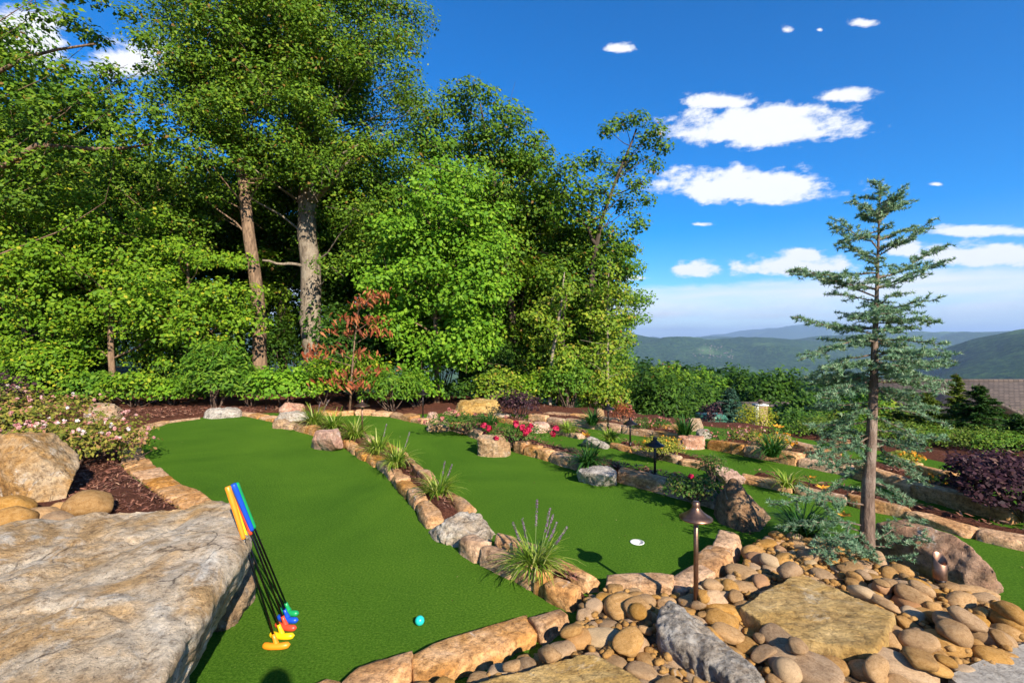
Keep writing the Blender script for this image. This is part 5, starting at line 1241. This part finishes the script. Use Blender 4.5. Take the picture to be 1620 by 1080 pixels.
for i, (px, dd, top, rd, mt, n, lf, asp, lab) in enumerate([
      (1548, 7.2, 608, .56, 'leaf_fir', 110, .085, .2, 'dark green fir on the bank below the brown-roofed house'), (1625, 6.9, 655, .55, 'leaf_fir', 90, .085, .2, 'dark green fir cut by the right edge of the picture'), (1468, 7.6, 620, .46, 'leaf_juniper', 120, .075, .24, 'yellow-green juniper left of the dark fir'),
      (1513, 8.8, 590, .34, 'leaf_juniper', 110, .08, .24, 'slender pale juniper standing in front of the house roof'), (1420, 7.9, 650, .55, 'leaf_juniper', 100, .075, .24, 'bushy olive juniper just right of the cedar trunk'), (1155, 10.8, 612, .52, 'leaf_spruce', 100, .085, .2, 'small blue spruce behind the green utility box'),
      (1332, 7.8, 655, .48, 'leaf_fir', 70, .085, .2, 'small dark conifer seen through the cedar on its left'), (1610, 9.5, 652, .55, 'leaf_fir', 90, .1, .2, 'fir in front of the brick wall of the house'), (1440, 13.5, 618, .7, 'leaf_juniper', 100, .1, .24, 'olive conifer at the left end of the house roof')]):
    loc = at(px, dd); h = max(.45, CAMZ + (540 - top) / F * dd - loc[2])
    conifer('conifer', lab, loc, h, rd * 1.15, mt, 500 + i, int(n * 1.5), 110, lf * 1.1, asp=asp, group=BG)
# broadleaved shrubs and trees stepping down the bank
BK = [(1008, 11.8, 598, .62, 'dark', .13, .28, 'dark laurel bush right of the wood, leftmost of the row'), (1052, 11.2, 592, .66, 'dark', .13, .28, 'second laurel bush of the row left of the utility box'), (1088, 11.8, 618, .5, 'dark', .12, .3, 'laurel bush just left of the green utility box'), (1168, 12.4, 640, .55, 'dark', .10, .6, 'dark round bush left of the stone chimney'),
      (1232, 15, 590, 1.15, 'dark', .12, .6, 'tall rounded tree rising behind the stone chimney'), (1275, 13, 622, .95, 'dark', .11, .6, 'green tree right of the stone chimney'), (1258, 9.8, 650, .62, 'dark', .08, .6, 'bushy green shrub right of the golden bush'), (1312, 15, 610, 1.1, 'dark', .12, .6, 'dark tree half hidden by the left cedar branches'),
      (1360, 14, 620, 1.0, 'laurel', .11, .6, 'green tree behind the cedar trunk'), (1300, 9.0, 672, .5, 'dark', .08, .55, 'low dark bush behind the left cedar branches'), (1400, 11, 640, .8, 'yellow', .09, .6, 'yellowish bush behind the cedar'), (1130, 16, 612, 1.2, 'dark', .13, .6, 'round tree down the bank above the utility box'), (1170, 20, 600, 1.3, 'dark', .14, .6, 'dark tree down the bank left of the tall rounded tree'),
      (1060, 18, 585, 1.3, 'oak', .14, .6, 'tree behind the row of laurels'), (1110, 20, 592, 1.3, 'laurel', .14, .6, 'lighter tree behind the row of laurels'), (1470, 11.5, 660, .7, 'juniper', .09, .5, 'olive bush at the foot of the pale juniper'), (1580, 10.5, 660, .8, 'dark', .09, .5, 'dark bush below the house wall'), (1350, 8.0, 690, .45, 'purple', .06, .55, 'small dark red bush behind the cedar branches'),
      (1275, 8.6, 694, .42, 'dark', .06, .55, 'low dark shrub on the mulch right of the pale tilted slab'), (1310, 8.2, 700, .40, 'laurel', .06, .55, 'low green shrub behind the left cedar boughs'), (1388, 8.4, 690, .5, 'dark', .06, .55, 'low dark shrub hidden behind the cedar trunk'), (1420, 7.8, 706, .42, 'laurel', .06, .55, 'low green shrub right behind the cedar trunk'),
      (1480, 8.2, 690, .5, 'juniper', .06, .5, 'spreading olive shrub at the foot of the junipers'), (1230, 9.6, 676, .45, 'dark', .07, .55, 'dark shrub under the stone chimney'), (1290, 10.2, 655, .7, 'dark', .08, .55, 'dark broad shrub left of the cedar in mid slope'), (1380, 10.0, 655, .7, 'laurel', .08, .55, 'green broad shrub directly behind the cedar in mid slope'), (1340, 11.5, 640, .8, 'oak', .09, .55, 'leafy shrub filling the slope behind the cedar')]
for i, (px, dd, top, w, mt, lf, asp, lab) in enumerate(BK):
    loc = at(px, dd); h = max(.45, CAMZ + (540 - top) / F * dd - loc[2])
    shrub('bush', lab, loc, (w, w * .9, h), int(2300 * w * h / .9), lf, 'leaf_' + mt, 600 + i, asp, 8, 'bush' if h < 3 else 'tree', 'greenery stepping down the bank', lump=.3, shell=.45)
for i, (px, dd, w, h, mt, lab) in enumerate([(1262, 7.9, .42, .30, 'laurel', 'spreading green ground shrub on the mulch above the tall border, left of the cedar'), (1305, 7.6, .40, .32, 'juniper', 'spreading olive ground shrub seen between the left cedar boughs'), (1352, 7.3, .40, .30, 'laurel', 'spreading green ground shrub just left of the cedar trunk'),
      (1425, 7.0, .45, .34, 'juniper', 'spreading olive ground shrub just right of the cedar trunk'), (1478, 6.8, .42, .30, 'laurel', 'spreading green ground shrub above the large purple shrub, at its left'), (1535, 6.5, .45, .34, 'juniper', 'spreading olive ground shrub directly above the large purple shrub'), (1595, 6.3, .45, .32, 'laurel', 'spreading green ground shrub near the right edge above the purple shrub')]):
    shrub('ground_shrub', lab, at(px, dd, 0.0 if dd < 7.7 else None), (w * 1.3, w * .8, h), 1500, .04, 'leaf_' + mt, 660 + i, .4, 10, 'shrub', 'ground shrubs on the bank', lump=.35)
# wooded spur beyond the course: one mass of crowns
def far_wood(name, n, smin, smax, seed, leaf, per, azmin, azmax, hmin, hmax):
    r = np.random.default_rng(seed); Cs = []; Ns = []; Sz = []
    az_ = np.radians(r.uniform(azmin, azmax, n)); s_ = smin * (smax / smin) ** r.random(n)
    rr = s_ / np.maximum(.25, .62 * np.sin(az_) + .78 * np.cos(az_))
    x, y = rr * np.sin(az_), rr * np.cos(az_); z = terrain_z(x, y)
    pxs = 810 + F * np.tan(az_); d_c = y
    ytop = np.interp(pxs, [900, 985, 1100, 1240, 1620], [556, 562, 578, 600, 612]) + np.interp(d_c, [20, 45, 90, 200], [55, 26, 4, 0]) + r.normal(0, 5, n)
    hwant = CAMZ - (ytop - 540) / F * d_c - z
    for i in range(n):
        h = r.uniform(hmin, hmax) if hwant[i] > hmax else hwant[i]
        if h < hmin * .5: continue
        w = max(h, hmin * .8) * r.uniform(.30, .42); k = int(per * r.uniform(.8, 1.2))
        d_ = unit(r.normal(size=(k, 3))); d_[:, 2] = np.where(d_[:, 2] < -.5, -d_[:, 2], d_[:, 2]); lm = 1 + .3 * vnoise(d_ * 2.2 + i, 3)
        Cs.append(np.array([x[i], y[i], z[i] + h * .6]) + d_ * lm[:, None] * (r.random(k) ** .3)[:, None] * np.array([w, w, h * .42])); Ns.append(d_ + np.array([0, 0, .5]) + r.normal(0, .35, (k, 3))); Sz.append(np.full(k, leaf * h / 7))
    C = np.vstack(Cs); V, Q_ = leaves(C, np.vstack(Ns), np.concatenate(Sz), r, .8)
    per_tree = np.repeat(r.normal(.5, .24, len(Cs)), [len(c) for c in Cs])
    o = link_mesh(name, np_mesh(name, V, Q_, np.clip(per_tree + r.normal(0, .17, len(C)), 0, 1)), M['leaf_wood'])
    return tag(o, kind='stuff')
M['leaf_wood'] = leaf_mat('leaf_wood', [(0, (.016, .050, .010)), (.4, (.036, .095, .014)), (.75, (.070, .145, .020)), (1, (.13, .18, .03))], vary=.1)
far_wood('far_wood', 420, 22, 60, 1, .34, 300, 8, 52, 3, 6.0)
far_wood('far_wood', 800, 60, 150, 2, .72, 130, 6, 52, 5, 9)
far_wood('far_wood', 1500, 150, 420, 3, 1.6, 42, 4, 52, 8, 12)
# brown-roofed house
M['shingle'] = None
def shingle_mat():
    m, t, b = nmat('shingle'); v, _ = coords(t, False)
    br = N(t, 'ShaderNodeTexBrick'); br.inputs['Scale'].default_value = 1; br.inputs['Brick Width'].default_value = .30; br.inputs['Row Height'].default_value = .15; br.inputs['Mortar Size'].default_value = .018
    br.inputs['Color1'].default_value = (.080, .060, .050, 1); br.inputs['Color2'].default_value = (.135, .100, .082, 1); br.inputs['Mortar'].default_value = (.03, .022, .02, 1)
    t.links.new(v, br.inputs[0]); c = mixc(t, .5, br.outputs[0], ramp(t, noise(t, v, 1.2, 5), [(.3, (.75, .75, .75)), (.7, (1.1, 1.08, 1.05))]), 'MULTIPLY')
    t.links.new(c, b.inputs['Base Color']); b.inputs['Roughness'].default_value = .95; bump(t, b, br.outputs[1], .5, -.02); return m
M['shingle'] = shingle_mat()
def brick_mat():
    m, t, b = nmat('brick_wall'); v, _ = coords(t, False)
    mpn = N(t, 'ShaderNodeMapping'); mpn.inputs['Rotation'].default_value = (math.radians(90), 0, 0); t.links.new(v, mpn.inputs[0])
    br = N(t, 'ShaderNodeTexBrick'); br.inputs['Scale'].default_value = 1; br.inputs['Brick Width'].default_value = .22; br.inputs['Row Height'].default_value = .075; br.inputs['Mortar Size'].default_value = .008
    br.inputs['Color1'].default_value = (.20, .07, .045, 1); br.inputs['Color2'].default_value = (.14, .05, .035, 1); br.inputs['Mortar'].default_value = (.3, .27, .24, 1)
    t.links.new(mpn.outputs[0], br.inputs[0]); t.links.new(br.outputs[0], b.inputs['Base Color']); b.inputs['Roughness'].default_value = .9; return m
M['brick'] = brick_mat()
M['white_trim'] = plain('white_trim', (.72, .70, .66), .6, var=.06)
M['window_glass'] = plain('window_glass', (.03, .035, .04), .08, var=.05)
def gable_roof(name, parent, x0, x1, y0, y1, ze, zr, axis='x', thick=.12, mat=None):
    """two pitched slabs meeting at the ridge"""
    mb = MB()
    if axis == 'x':
        ym = (y0 + y1) / 2
        for (ya, yb) in ((y0, ym), (y1, ym)):
            V = [(x0, ya, ze), (x1, ya, ze), (x1, yb, zr), (x0, yb, zr)]; V += [(x, y, z - thick) for x, y, z in V]
            mb.add(V, [[0, 1, 2, 3], [7, 6, 5, 4], [0, 4, 5, 1], [1, 5, 6, 2], [3, 7, 4, 0]])
    else:
        xm = (x0 + x1) / 2
        for (xa, xb) in ((x0, xm), (x1, xm)):
            V = [(xa, y0, ze), (xa, y1, ze), (xb, y1, zr), (xb, y0, zr)]; V += [(x, y, z - thick) for x, y, z in V]
            mb.add(V, [[0, 1, 2, 3], [7, 6, 5, 4], [0, 4, 5, 1], [1, 5, 6, 2], [3, 7, 4, 0]])
    return mb.build(name, mat or M['shingle'], parent)
dH = 26.0
xa = (1428 - 810) / F * dH; zr = CAMZ + (540 - 602) / F * (dH + 3.5)
house = empty('house', (xa + 6, dH + 3, gz(xa + 6, dH + 3)), 'brick house with a long brown shingle roof below the valley ridge at right', 'house')
hz = house.location.z; L0 = lambda x, y, z: (x - house.location.x, y - house.location.y, z - hz)
ze = zr - 1.75
x0, x1 = xa + .7 - house.location.x, xa + 16 - house.location.x
gable_roof('roof', house, x0, x1, -3.4, 4.0, ze - hz, zr - hz)
wx0, wx1 = x0 + .5, x1 - .5; mb = MB(); bot = -6 - 0 * hz
mb.add([(wx0, -2.9, -4), (wx1, -2.9, -4), (wx1, 3.4, -4), (wx0, 3.4, -4), (wx0, -2.9, ze - hz + .08), (wx1, -2.9, ze - hz + .08), (wx1, 3.4, ze - hz + .08), (wx0, 3.4, ze - hz + .08), (wx0, .3, zr - hz - .2), (wx1, .3, zr - hz - .2)],
       [[0, 1, 5, 4], [1, 2, 6, 5], [2, 3, 7, 6], [3, 0, 4, 7]], [[4, 7, 8], [5, 9, 6]])
mb.build('wall', M['brick'], house)
mb = MB(); mb.tube([(x0 - .05, .3, zr - hz + .02), (x1, .3, zr - hz + .02)], .10, 8); mb.build('ridge_cap', M['shingle'], house)
mb = MB(); mb.tube([(x0 - .03, -3.45, ze - hz - .08), (x0 - .03, .3, zr - hz - .08), (x0 - .03, 4.0, ze - hz - .08)], .09, 4); mb.build('rake_board', M['bark_dark'], house)
mb = MB(); mb.box(((x0 + x1) / 2, -3.46, ze - hz - .1), (x1 - x0, .10, .2)); mb.build('fascia', M['white_trim'], house)
g0 = (1575 - 810) / F * 22.8 - house.location.x
gable_roof('porch_roof', house, g0 - 1.7, g0 + 3.2, -5.6, -1.2, ze - hz + .05, ze - hz + 1.25, 'y', .14)
mb = MB(); mb.box((g0 + .75, -4.2, (ze - hz) / 2 - 2), (3.9, 2.4, ze - hz + 4.0)); mb.build('porch_wall', M['brick'], house)
mb = MB(); mb.tube([(g0 - 1.5, -5.5, ze - hz - .05), (g0 - 1.3, -5.45, ze - hz - .3), (g0 - 1.3, -5.45, ze - hz - 3)], .05, 8); mb.build('downspout', M['white_trim'], house)
for k in range(2):
    mb = MB(); mb.box((g0 + .1 + 1.4 * k, -5.42, ze - hz - 1.0), (.9, .06, 1.2)); wv = mb.build('window', M['white_trim'], house)
    mb = MB(); mb.box((g0 + .1 + 1.4 * k, -5.46, ze - hz - 1.0), (.74, .03, 1.04)); mb.build('pane', M['window_glass'], wv)
# small house with the stone chimney lower down the bank
dC = 12.0; cx_ = (1203 - 810) / F * dC
cot = empty('house', (cx_, dC + 2, gz(cx_, dC + 2)), 'low brown-roofed house with a square stone chimney behind the golden bush', 'house')
ztop = CAMZ + (540 - 641) / F * dC - cot.location.z; zro = CAMZ + (540 - 652) / F * dC - cot.location.z
rf = gable_roof('roof', cot, -.2, 1.9, -1.9, 2.2, zro - .8, zro, 'x', .1)
gable_roof('roof', cot, -.75, -.12, -2.5, 0, zro - .55, zro - .12, 'y', .1)
mb = MB(); mb.box((.75, .1, (zro - 1.1) / 2 - 1), (3.0, 3.6, zro - 1.1 + 2.1)); mb.build('wall', M['brick'], cot)
mb = MB(); mb.box((0, -2.0, ztop / 2 - .5), (.24, .24, ztop + 1.0)); ch = mb.build('chimney', M['boulder_tan'], cot)
mb = MB(); mb.box((-.005, -2.0, ztop + .015), (.28, .28, .03)); mb.box((-.125, -2.0, ztop - .32), (.03, .25, .62)); mb.build('chimney_trim', M['white_trim'], ch)
mb = MB(); mb.tube([(0, -2, ztop + .03), (0, -2, ztop + .10)], .05, 12); mb.lathe([(.085, ztop + .10), (.085, ztop + .115), (.03, ztop + .15), (.0, ztop + .155)], (0, -2, 0), 12); mb.build('chimney_cap', M['bark_dark'], ch)
# green utility box
M['green_paint'] = plain('green_paint', (.055, .17, .105), .45, var=.12)
dU = 9.6; xu = (1124 - 810) / F * dU; zu = gz(xu, dU)
ub = empty('utility_box', (xu, dU, zu), 'green metal utility box on the bank behind the rocks', 'utility box')
zt = CAMZ + (540 - 657) / F * dU - zu
mb = MB(); mb.box((0, 0, zt / 2 - .1), (.46, .42, zt + .1)); mb.build('cabinet', M['green_paint'], ub)
mb = MB(); mb.add([(-.25, -.24, zt - .05), (.25, -.24, zt - .05), (.25, .24, zt - .05), (-.25, .24, zt - .05), (-.22, -.18, zt + .03), (.22, -.18, zt + .03), (.22, .2, zt + .03), (-.22, .2, zt + .03)], [[0, 1, 5, 4], [1, 2, 6, 5], [2, 3, 7, 6], [3, 0, 4, 7], [4, 5, 6, 7], [3, 2, 1, 0]]); mb.build('lid', M['green_paint'], ub)
mb = MB(); mb.box((.06, -.222, zt * .5), (.03, .03, .08)); mb.build('latch', M['bark_dark'], ub)
# village specks on the far slope
r = np.random.default_rng(8); mb = MB()
for (a0, a1, d0, d1, n) in ((20.5, 24.5, 4000, 4400, 42),):
    for _ in range(n):
        a = math.radians(r.uniform(a0, a1)); q = r.uniform(d0, d1); x, y = q * math.sin(a), q * math.cos(a); z = gz(x, y)
        w, l, h = r.uniform(7, 10), r.uniform(7, 13), r.uniform(2, 3.5); mb.box((x, y, z + h / 2), (w, l, h + 3), Euler((0, 0, r.uniform(0, 1.5))))
tag(mb.build('far_village', plain('far_village', (.21, .155, .13), .8, var=.4, vs=.01)), kind='stuff')

# ================================================================ THINGS ON THE COURSE
def metal(name, c1, c2, rough):
    m, t, b = nmat(name); v, _ = coords(t, True)
    t.links.new(ramp(t, noise(t, v, 30, 6), [(.3, c1), (.7, c2)]), b.inputs['Base Color']); b.inputs['Metallic'].default_value = .9; b.inputs['Roughness'].default_value = rough; return m
M['bronze'] = metal('bronze', (.16, .085, .055), (.30, .17, .11), .38)
M['dark_bronze'] = metal('dark_bronze', (.03, .026, .026), (.07, .055, .05), .42)
def path_light(label, base, h, capr, dark=False, lean=(0, 0)):
    o = empty('path_light', base, label, 'path light', 'bronze path lights'); mt = M['dark_bronze' if dark else 'bronze']
    mb = MB(); mb.tube([(0, 0, -.06), (0, 0, h * .5), (0, 0, h - .02)], .0125, 14); mb.build('post', mt, o, True)
    mb = MB(); mb.tube([(0, 0, -.02), (0, 0, .06)], .019, 14); mb.build('stake_collar', M['dark_bronze'], o, True)
    z = h - .07; p = [(.012, z + .004), (capr * .96, z - .008), (capr, z - .004), (capr, z), (capr * .75, z + .012), (capr * .48, z + .028), (capr * .28, z + .047), (.020, z + .055)]
    mb = MB(); mb.lathe(p, (0, 0, 0), 40); cp = mb.build('cap', mt, o, True)
    mb = MB(); mb.lathe([(.0205, z + .050), (.0205, z + .078), (.016, z + .084), (.0005, z + .085)], (0, 0, 0), 20); mb.build('finial', mt, cp, True)
    mb = MB(); mb.lathe([(.013, z - .03), (.026, z - .03), (.026, z + .01), (.013, z + .01)], (0, 0, 0), 18); mb.build('lamp_glass', plain('frosted', (.55, .5, .42), .4), cp, True)
    o.rotation_euler = (lean[0], lean[1], 0)
    return o
def hh(px, pb, pt, z=0.0):
    d = G(px, pb, z).y; return (pb - pt) / F * d
path_light('nearest bronze path light standing in the cobbles', gp(1101, 968, .08), hh(1101, 968, 797, .08), .084)
path_light('dark path light in the planted strip right of the middle green', gp(1036, 757, .08), hh(1036, 757, 693, .08), .098, True)
path_light('small dark path light in the far strip above the spirea', gp(997, 706, .06), hh(997, 706, 662, .06), .098, True)
path_light('bronze path light among the variegated grass left of the middle green', gp(573, 692, .08), hh(573, 692, 634, .08), .11)
path_light('dark path light at the foot of the light green maple', gp(669, 662, .05), hh(669, 662, 617, .05), .11, True)
path_light('dark path light before the wood left of the thick trunk', gp(421, 648, .05), hh(421, 648, 598, .05), .11, True)
path_light('dark path light at the right end of the wood', gp(962, 676, .08), hh(962, 676, 640, .08), .11, True)
path_light('dark path light on the bank behind the cedar, in front of the juniper', gp(1450, 736, 0), hh(1450, 736, 702, 0), .09, True)
path_light('path light whose cap shows above the large purple shrub', gp(1545, 790, 0), .42, .12)
# bullet uplight in the cobbles
ul = empty('spotlight', gp(1487, 928, .09), 'short bronze cylinder spotlight pointing up in the cobbles', 'spotlight')
mb = MB(); mb.tube([(0, 0, -.05), (0, 0, .04)], .016, 14); mb.tube([(0, 0, .02), (0, 0, .05)], [.024, .03], 14); mb.build('base', M['dark_bronze'], ul, True)
a = np.linspace(0, 2 * math.pi, 28, endpoint=False); V = []
for rr_, top in ((.034, 0), (.034, 1), (.030, 1), (.030, 0)):
    for t_ in a:
        x, y = rr_ * math.cos(t_), rr_ * math.sin(t_); V.append((x, y, (.05 if rr_ > .031 else .09) if not top else .165 + y * .85))
Q_ = [[k * 28 + i, k * 28 + (i + 1) % 28, (k + 1) * 28 + (i + 1) % 28, (k + 1) * 28 + i] for k in range(3) for i in range(28)]
mb = MB(); mb.add(V, Q_); mb.build('shroud', M['bronze'], ul, True)
mb = MB(); mb.lathe([(.0300, .095), (.001, .097)], (0, 0, 0), 20); mb.build('lens', M['window_glass'], ul)
# ball, cup
M['ball'] = plain('ball_turquoise', (.02, .52, .46), .3, var=.03); M['white_ball'] = plain('ball_white', (.8, .8, .78), .3, var=.02)
def ball(label, px, py, mat, rad=.0245):
    g = G(px, py, rad); bm = bmesh.new(); bmesh.ops.create_icosphere(bm, subdivisions=4, radius=rad)
    # shallow dimples
    ph = (1 + 5 ** .5) / 2; K = 150; pts = [Vector((math.cos(2 * math.pi * k / ph) * math.sqrt(1 - (1 - 2 * (k + .5) / K) ** 2), math.sin(2 * math.pi * k / ph) * math.sqrt(1 - (1 - 2 * (k + .5) / K) ** 2), 1 - 2 * (k + .5) / K)) for k in range(K)]
    for v in bm.verts:
        n = v.co.normalized(); m_ = max(n.dot(p) for p in pts); v.co = n * (rad - (.0006 if m_ > math.cos(.10) else 0))
    me = bpy.data.meshes.new('golf_ball'); bm.to_mesh(me); bm.free(); me.polygons.foreach_set('use_smooth', np.ones(len(me.polygons), bool))
    return tag(link_mesh('golf_ball', me, mat, None, g), label, 'golf ball')
ball('turquoise golf ball lying on the left green', 664, 981, M['ball'])
ball('tiny white golf ball on the far turf near the burgundy shrub', 837, 668, M['white_ball'], .03)
cup = empty('hole_cup', gp(1008, 857, .004), 'white cup of the hole in the middle green', 'golf hole')
mb = MB(); mb.lathe([(.046, .0015), (.052, .0015), (.052, -.002), (.046, -.002), (.046, .0015)], (0, 0, 0), 32); mb.build('rim', M['white_trim'], cup, True)
mb = MB(); mb.lathe([(.0455, -.002), (.0455, -.10), (.0005, -.10)], (0, 0, 0), 32); mb.build('liner', M['white_trim'], cup, False)
mb = MB(); mb.lathe([(.012, -.0995), (.012, -.06), (.0005, -.06)], (0, 0, 0), 16); mb.build('flag_socket', M['dark_bronze'], cup)
# a few fallen leaves and bits of grit on the turf
r = np.random.default_rng(91); n = 260; x = r.uniform(-7, 4, n); y = r.uniform(2.1, 10.5, n)
ok = poly_sd(x, y, [tuple(p) for p in course]) > .1; x, y = x[ok], y[ok]; n = len(x)
V, Q_ = leaves(np.stack([x, y, np.full(n, .009)], -1), np.tile([0, 0, 1.0], (n, 1)) + r.normal(0, .25, (n, 3)), np.where(r.random(n) < .15, .045, .014), r, .6)
tag(link_mesh('fallen_leaves', np_mesh('fallen_leaves', V, Q_, r.random(n)), leaf_mat('dry_leaf', [(0, (.10, .05, .02)), (.5, (.26, .16, .06)), (1, (.42, .36, .2))])), kind='stuff')
# putters leaning on the huge boulder
M['shaft'] = metal('shaft', (.02, .02, .02), (.045, .045, .045), .2); M['chrome'] = metal('chrome', (.5, .5, .52), (.65, .65, .66), .15)
PC = {'green': (.01, .30, .09), 'blue': (.008, .07, .50), 'red': (.62, .06, .025), 'yellow': (.80, .52, .006), 'orange': (.78, .25, .012)}
for k_, c_ in PC.items(): M['rubber_' + k_] = plain('rubber_' + k_, c_, .38, var=.05)
def putter(color, hx, hy, tx, ty, td, yaw, lab):
    """head on the turf at photo spot, grip end at (tx,ty) at depth td"""
    g = G(hx, hy, .018); base = Vector((g.x, g.y, 0)); top = P(tx, ty, td) - base
    o = empty('putter', base, lab, 'putter', 'putters leaning on the huge boulder'); mt = M['rubber_' + color]
    hosel = Vector((0, 0, .022)); ax = (top - hosel).normalized(); L = (top - hosel).length
    # two-way head: bowed bar with rounded toes and a neck
    mb = MB(); n = 15; pts = []; rad = []
    for i in range(n):
        u = -1 + 2 * i / (n - 1); pts.append(Vector((u * .067, -.012 * (1 - u * u) + .004, .0165 - .003 * (1 - u * u)))); rad.append(.0165 * (1 - abs(u) ** 6) ** .5 * (.82 + .18 * abs(u)) + .0012)
    R_ = Matrix.Rotation(yaw, 3, 'Z'); mb.tube([R_ @ p for p in pts], rad, 14)
    mb.tube([Vector((0, 0, .012)), hosel + Vector((0, 0, .004)), hosel + ax * .028, hosel + ax * .05], [.017, .0125, .0095, .0085], 14)
    mb.build('head', mt, o, True)
    mb = MB(); mb.tube([hosel + ax * .03, hosel + ax * (L * .5), hosel + ax * (L - .02)], .0052, 10); mb.build('shaft', M['shaft'], o, True)
    gl_ = .27; mb = MB(); mb.tube([hosel + ax * (L - gl_), hosel + ax * (L - gl_ + .01), hosel + ax * (L - .03), hosel + ax * (L - .006), hosel + ax * L], [.0095, .0105, .0138, .0145, .011], 14); mb.build('grip', mt, o, True)
    return o
putter('green', 457, 966, 373, 764, 2.46, -.35, 'putter with green head and grip, farthest of the five')
putter('blue', 455, 977, 369, 765, 2.445, -.30, 'putter with blue head and grip, next to the green one')
putter('red', 452, 989, 368, 768, 2.48, -.30, 'putter with red head, in the middle of the five')
putter('yellow', 446, 1003, 361, 772, 2.44, -.12, 'putter with yellow head, behind the orange one')
putter('orange', 437, 1019, 360, 769, 2.385, .04, 'putter with orange head and grip, nearest of the five')

# ================================================================ THE ONE WHO STANDS BEHIND THE VIEWPOINT (only the shadow falls into view)
def photographer():
    root = empty('person', (.14, -.27, -.02), 'standing person whose head shadow falls on the turf at the bottom', 'person')
    J = {'pel': (0, 0, .95), 'sp': (0, .0, 1.12), 'ch': (0, .01, 1.32), 'nk': (0, .03, 1.47), 'hd': (0, .05, 1.58), 'tp': (0, .04, 1.70),
         'hl': (-.09, 0, .90), 'kl': (-.11, .03, .50), 'al': (-.12, 0, .10), 'fl': (-.12, .13, .05), 'hr': (.09, 0, .90), 'kr': (.11, .03, .50), 'ar': (.12, 0, .10), 'fr': (.12, .13, .05),
         'sl': (-.18, .01, 1.38), 'el': (-.24, .05, 1.12), 'wl': (-.17, .16, 1.30), 'pl': (-.13, .20, 1.37), 'sr': (.18, .01, 1.38), 'er': (.24, .05, 1.12), 'wr': (.17, .16, 1.30), 'pr': (.13, .20, 1.37)}
    rad = dict(pel=.15, sp=.13, ch=.15, nk=.058, hd=.085, tp=.06, hl=.09, kl=.06, al=.042, fl=.04, hr=.09, kr=.06, ar=.042, fr=.04, sl=.065, el=.045, wl=.03, pl=.035, sr=.065, er=.045, wr=.03, pr=.035)
    E = [('pel', 'sp'), ('sp', 'ch'), ('ch', 'nk'), ('nk', 'hd'), ('hd', 'tp'), ('pel', 'hl'), ('hl', 'kl'), ('kl', 'al'), ('al', 'fl'), ('pel', 'hr'), ('hr', 'kr'), ('kr', 'ar'), ('ar', 'fr'), ('ch', 'sl'), ('sl', 'el'), ('el', 'wl'), ('wl', 'pl'), ('ch', 'sr'), ('sr', 'er'), ('er', 'wr'), ('wr', 'pr')]
    for s_, sg in (('l', 1), ('r', -1)):
        for k in range(5):
            b = Vector(J['p' + s_]); nm1, nm2 = f'f{s_}{k}a', f'f{s_}{k}b'
            J[nm1] = tuple(b + Vector((sg * (.03 if k else .035), .02 - .0 * k, .035 - .018 * k))); J[nm2] = tuple(b + Vector((sg * .055, .045 if k else .02, .04 - .018 * k)))
            rad[nm1] = .0095; rad[nm2] = .008; E += [('p' + s_, nm1), (nm1, nm2)]
    nm = list(J); me = bpy.data.meshes.new('body'); me.from_pydata([J[k] for k in nm], [(nm.index(a_), nm.index(b_)) for a_, b_ in E], [])
    o = bpy.data.objects.new('body_tmp', me); COL.objects.link(o); sk = o.modifiers.new('s', 'SKIN'); o.modifiers.new('u', 'SUBSURF').levels = 2
    for i, k in enumerate(nm): me.skin_vertices[0].data[i].radius = (rad[k], rad[k] * (.75 if k in ('pel', 'sp', 'ch') else 1)); me.skin_vertices[0].data[i].use_root = (k == 'pel')
    m2 = bpy.data.meshes.new_from_object(o.evaluated_get(bpy.context.evaluated_depsgraph_get())); bpy.data.objects.remove(o)
    m2.polygons.foreach_set('use_smooth', np.ones(len(m2.polygons), bool)); m2.materials.clear(); link_mesh('body', m2, plain('dark_clothes', (.05, .055, .07), .9, var=.1), root)
photographer()

# ================================================================ HAZE
bm = bmesh.new(); bmesh.ops.create_cube(bm, size=1)
bmesh.ops.scale(bm, vec=(52000, 52000, 900), verts=bm.verts); bmesh.ops.translate(bm, vec=(0, 0, 150), verts=bm.verts)
me = bpy.data.meshes.new('haze'); bm.to_mesh(me); bm.free()
mh = bpy.data.materials.new('haze'); mh.use_nodes = True; mh.node_tree.nodes.clear()
pv = mh.node_tree.nodes.new('ShaderNodeVolumePrincipled'); oo = mh.node_tree.nodes.new('ShaderNodeOutputMaterial')
pv.inputs['Color'].default_value = (.50, .70, 1.0, 1); pv.inputs['Density'].default_value = 7.5e-5; pv.inputs['Anisotropy'].default_value = 0.1
mh.node_tree.links.new(pv.outputs[0], oo.inputs['Volume'])
tag(link_mesh('haze', me, mh), kind='stuff')
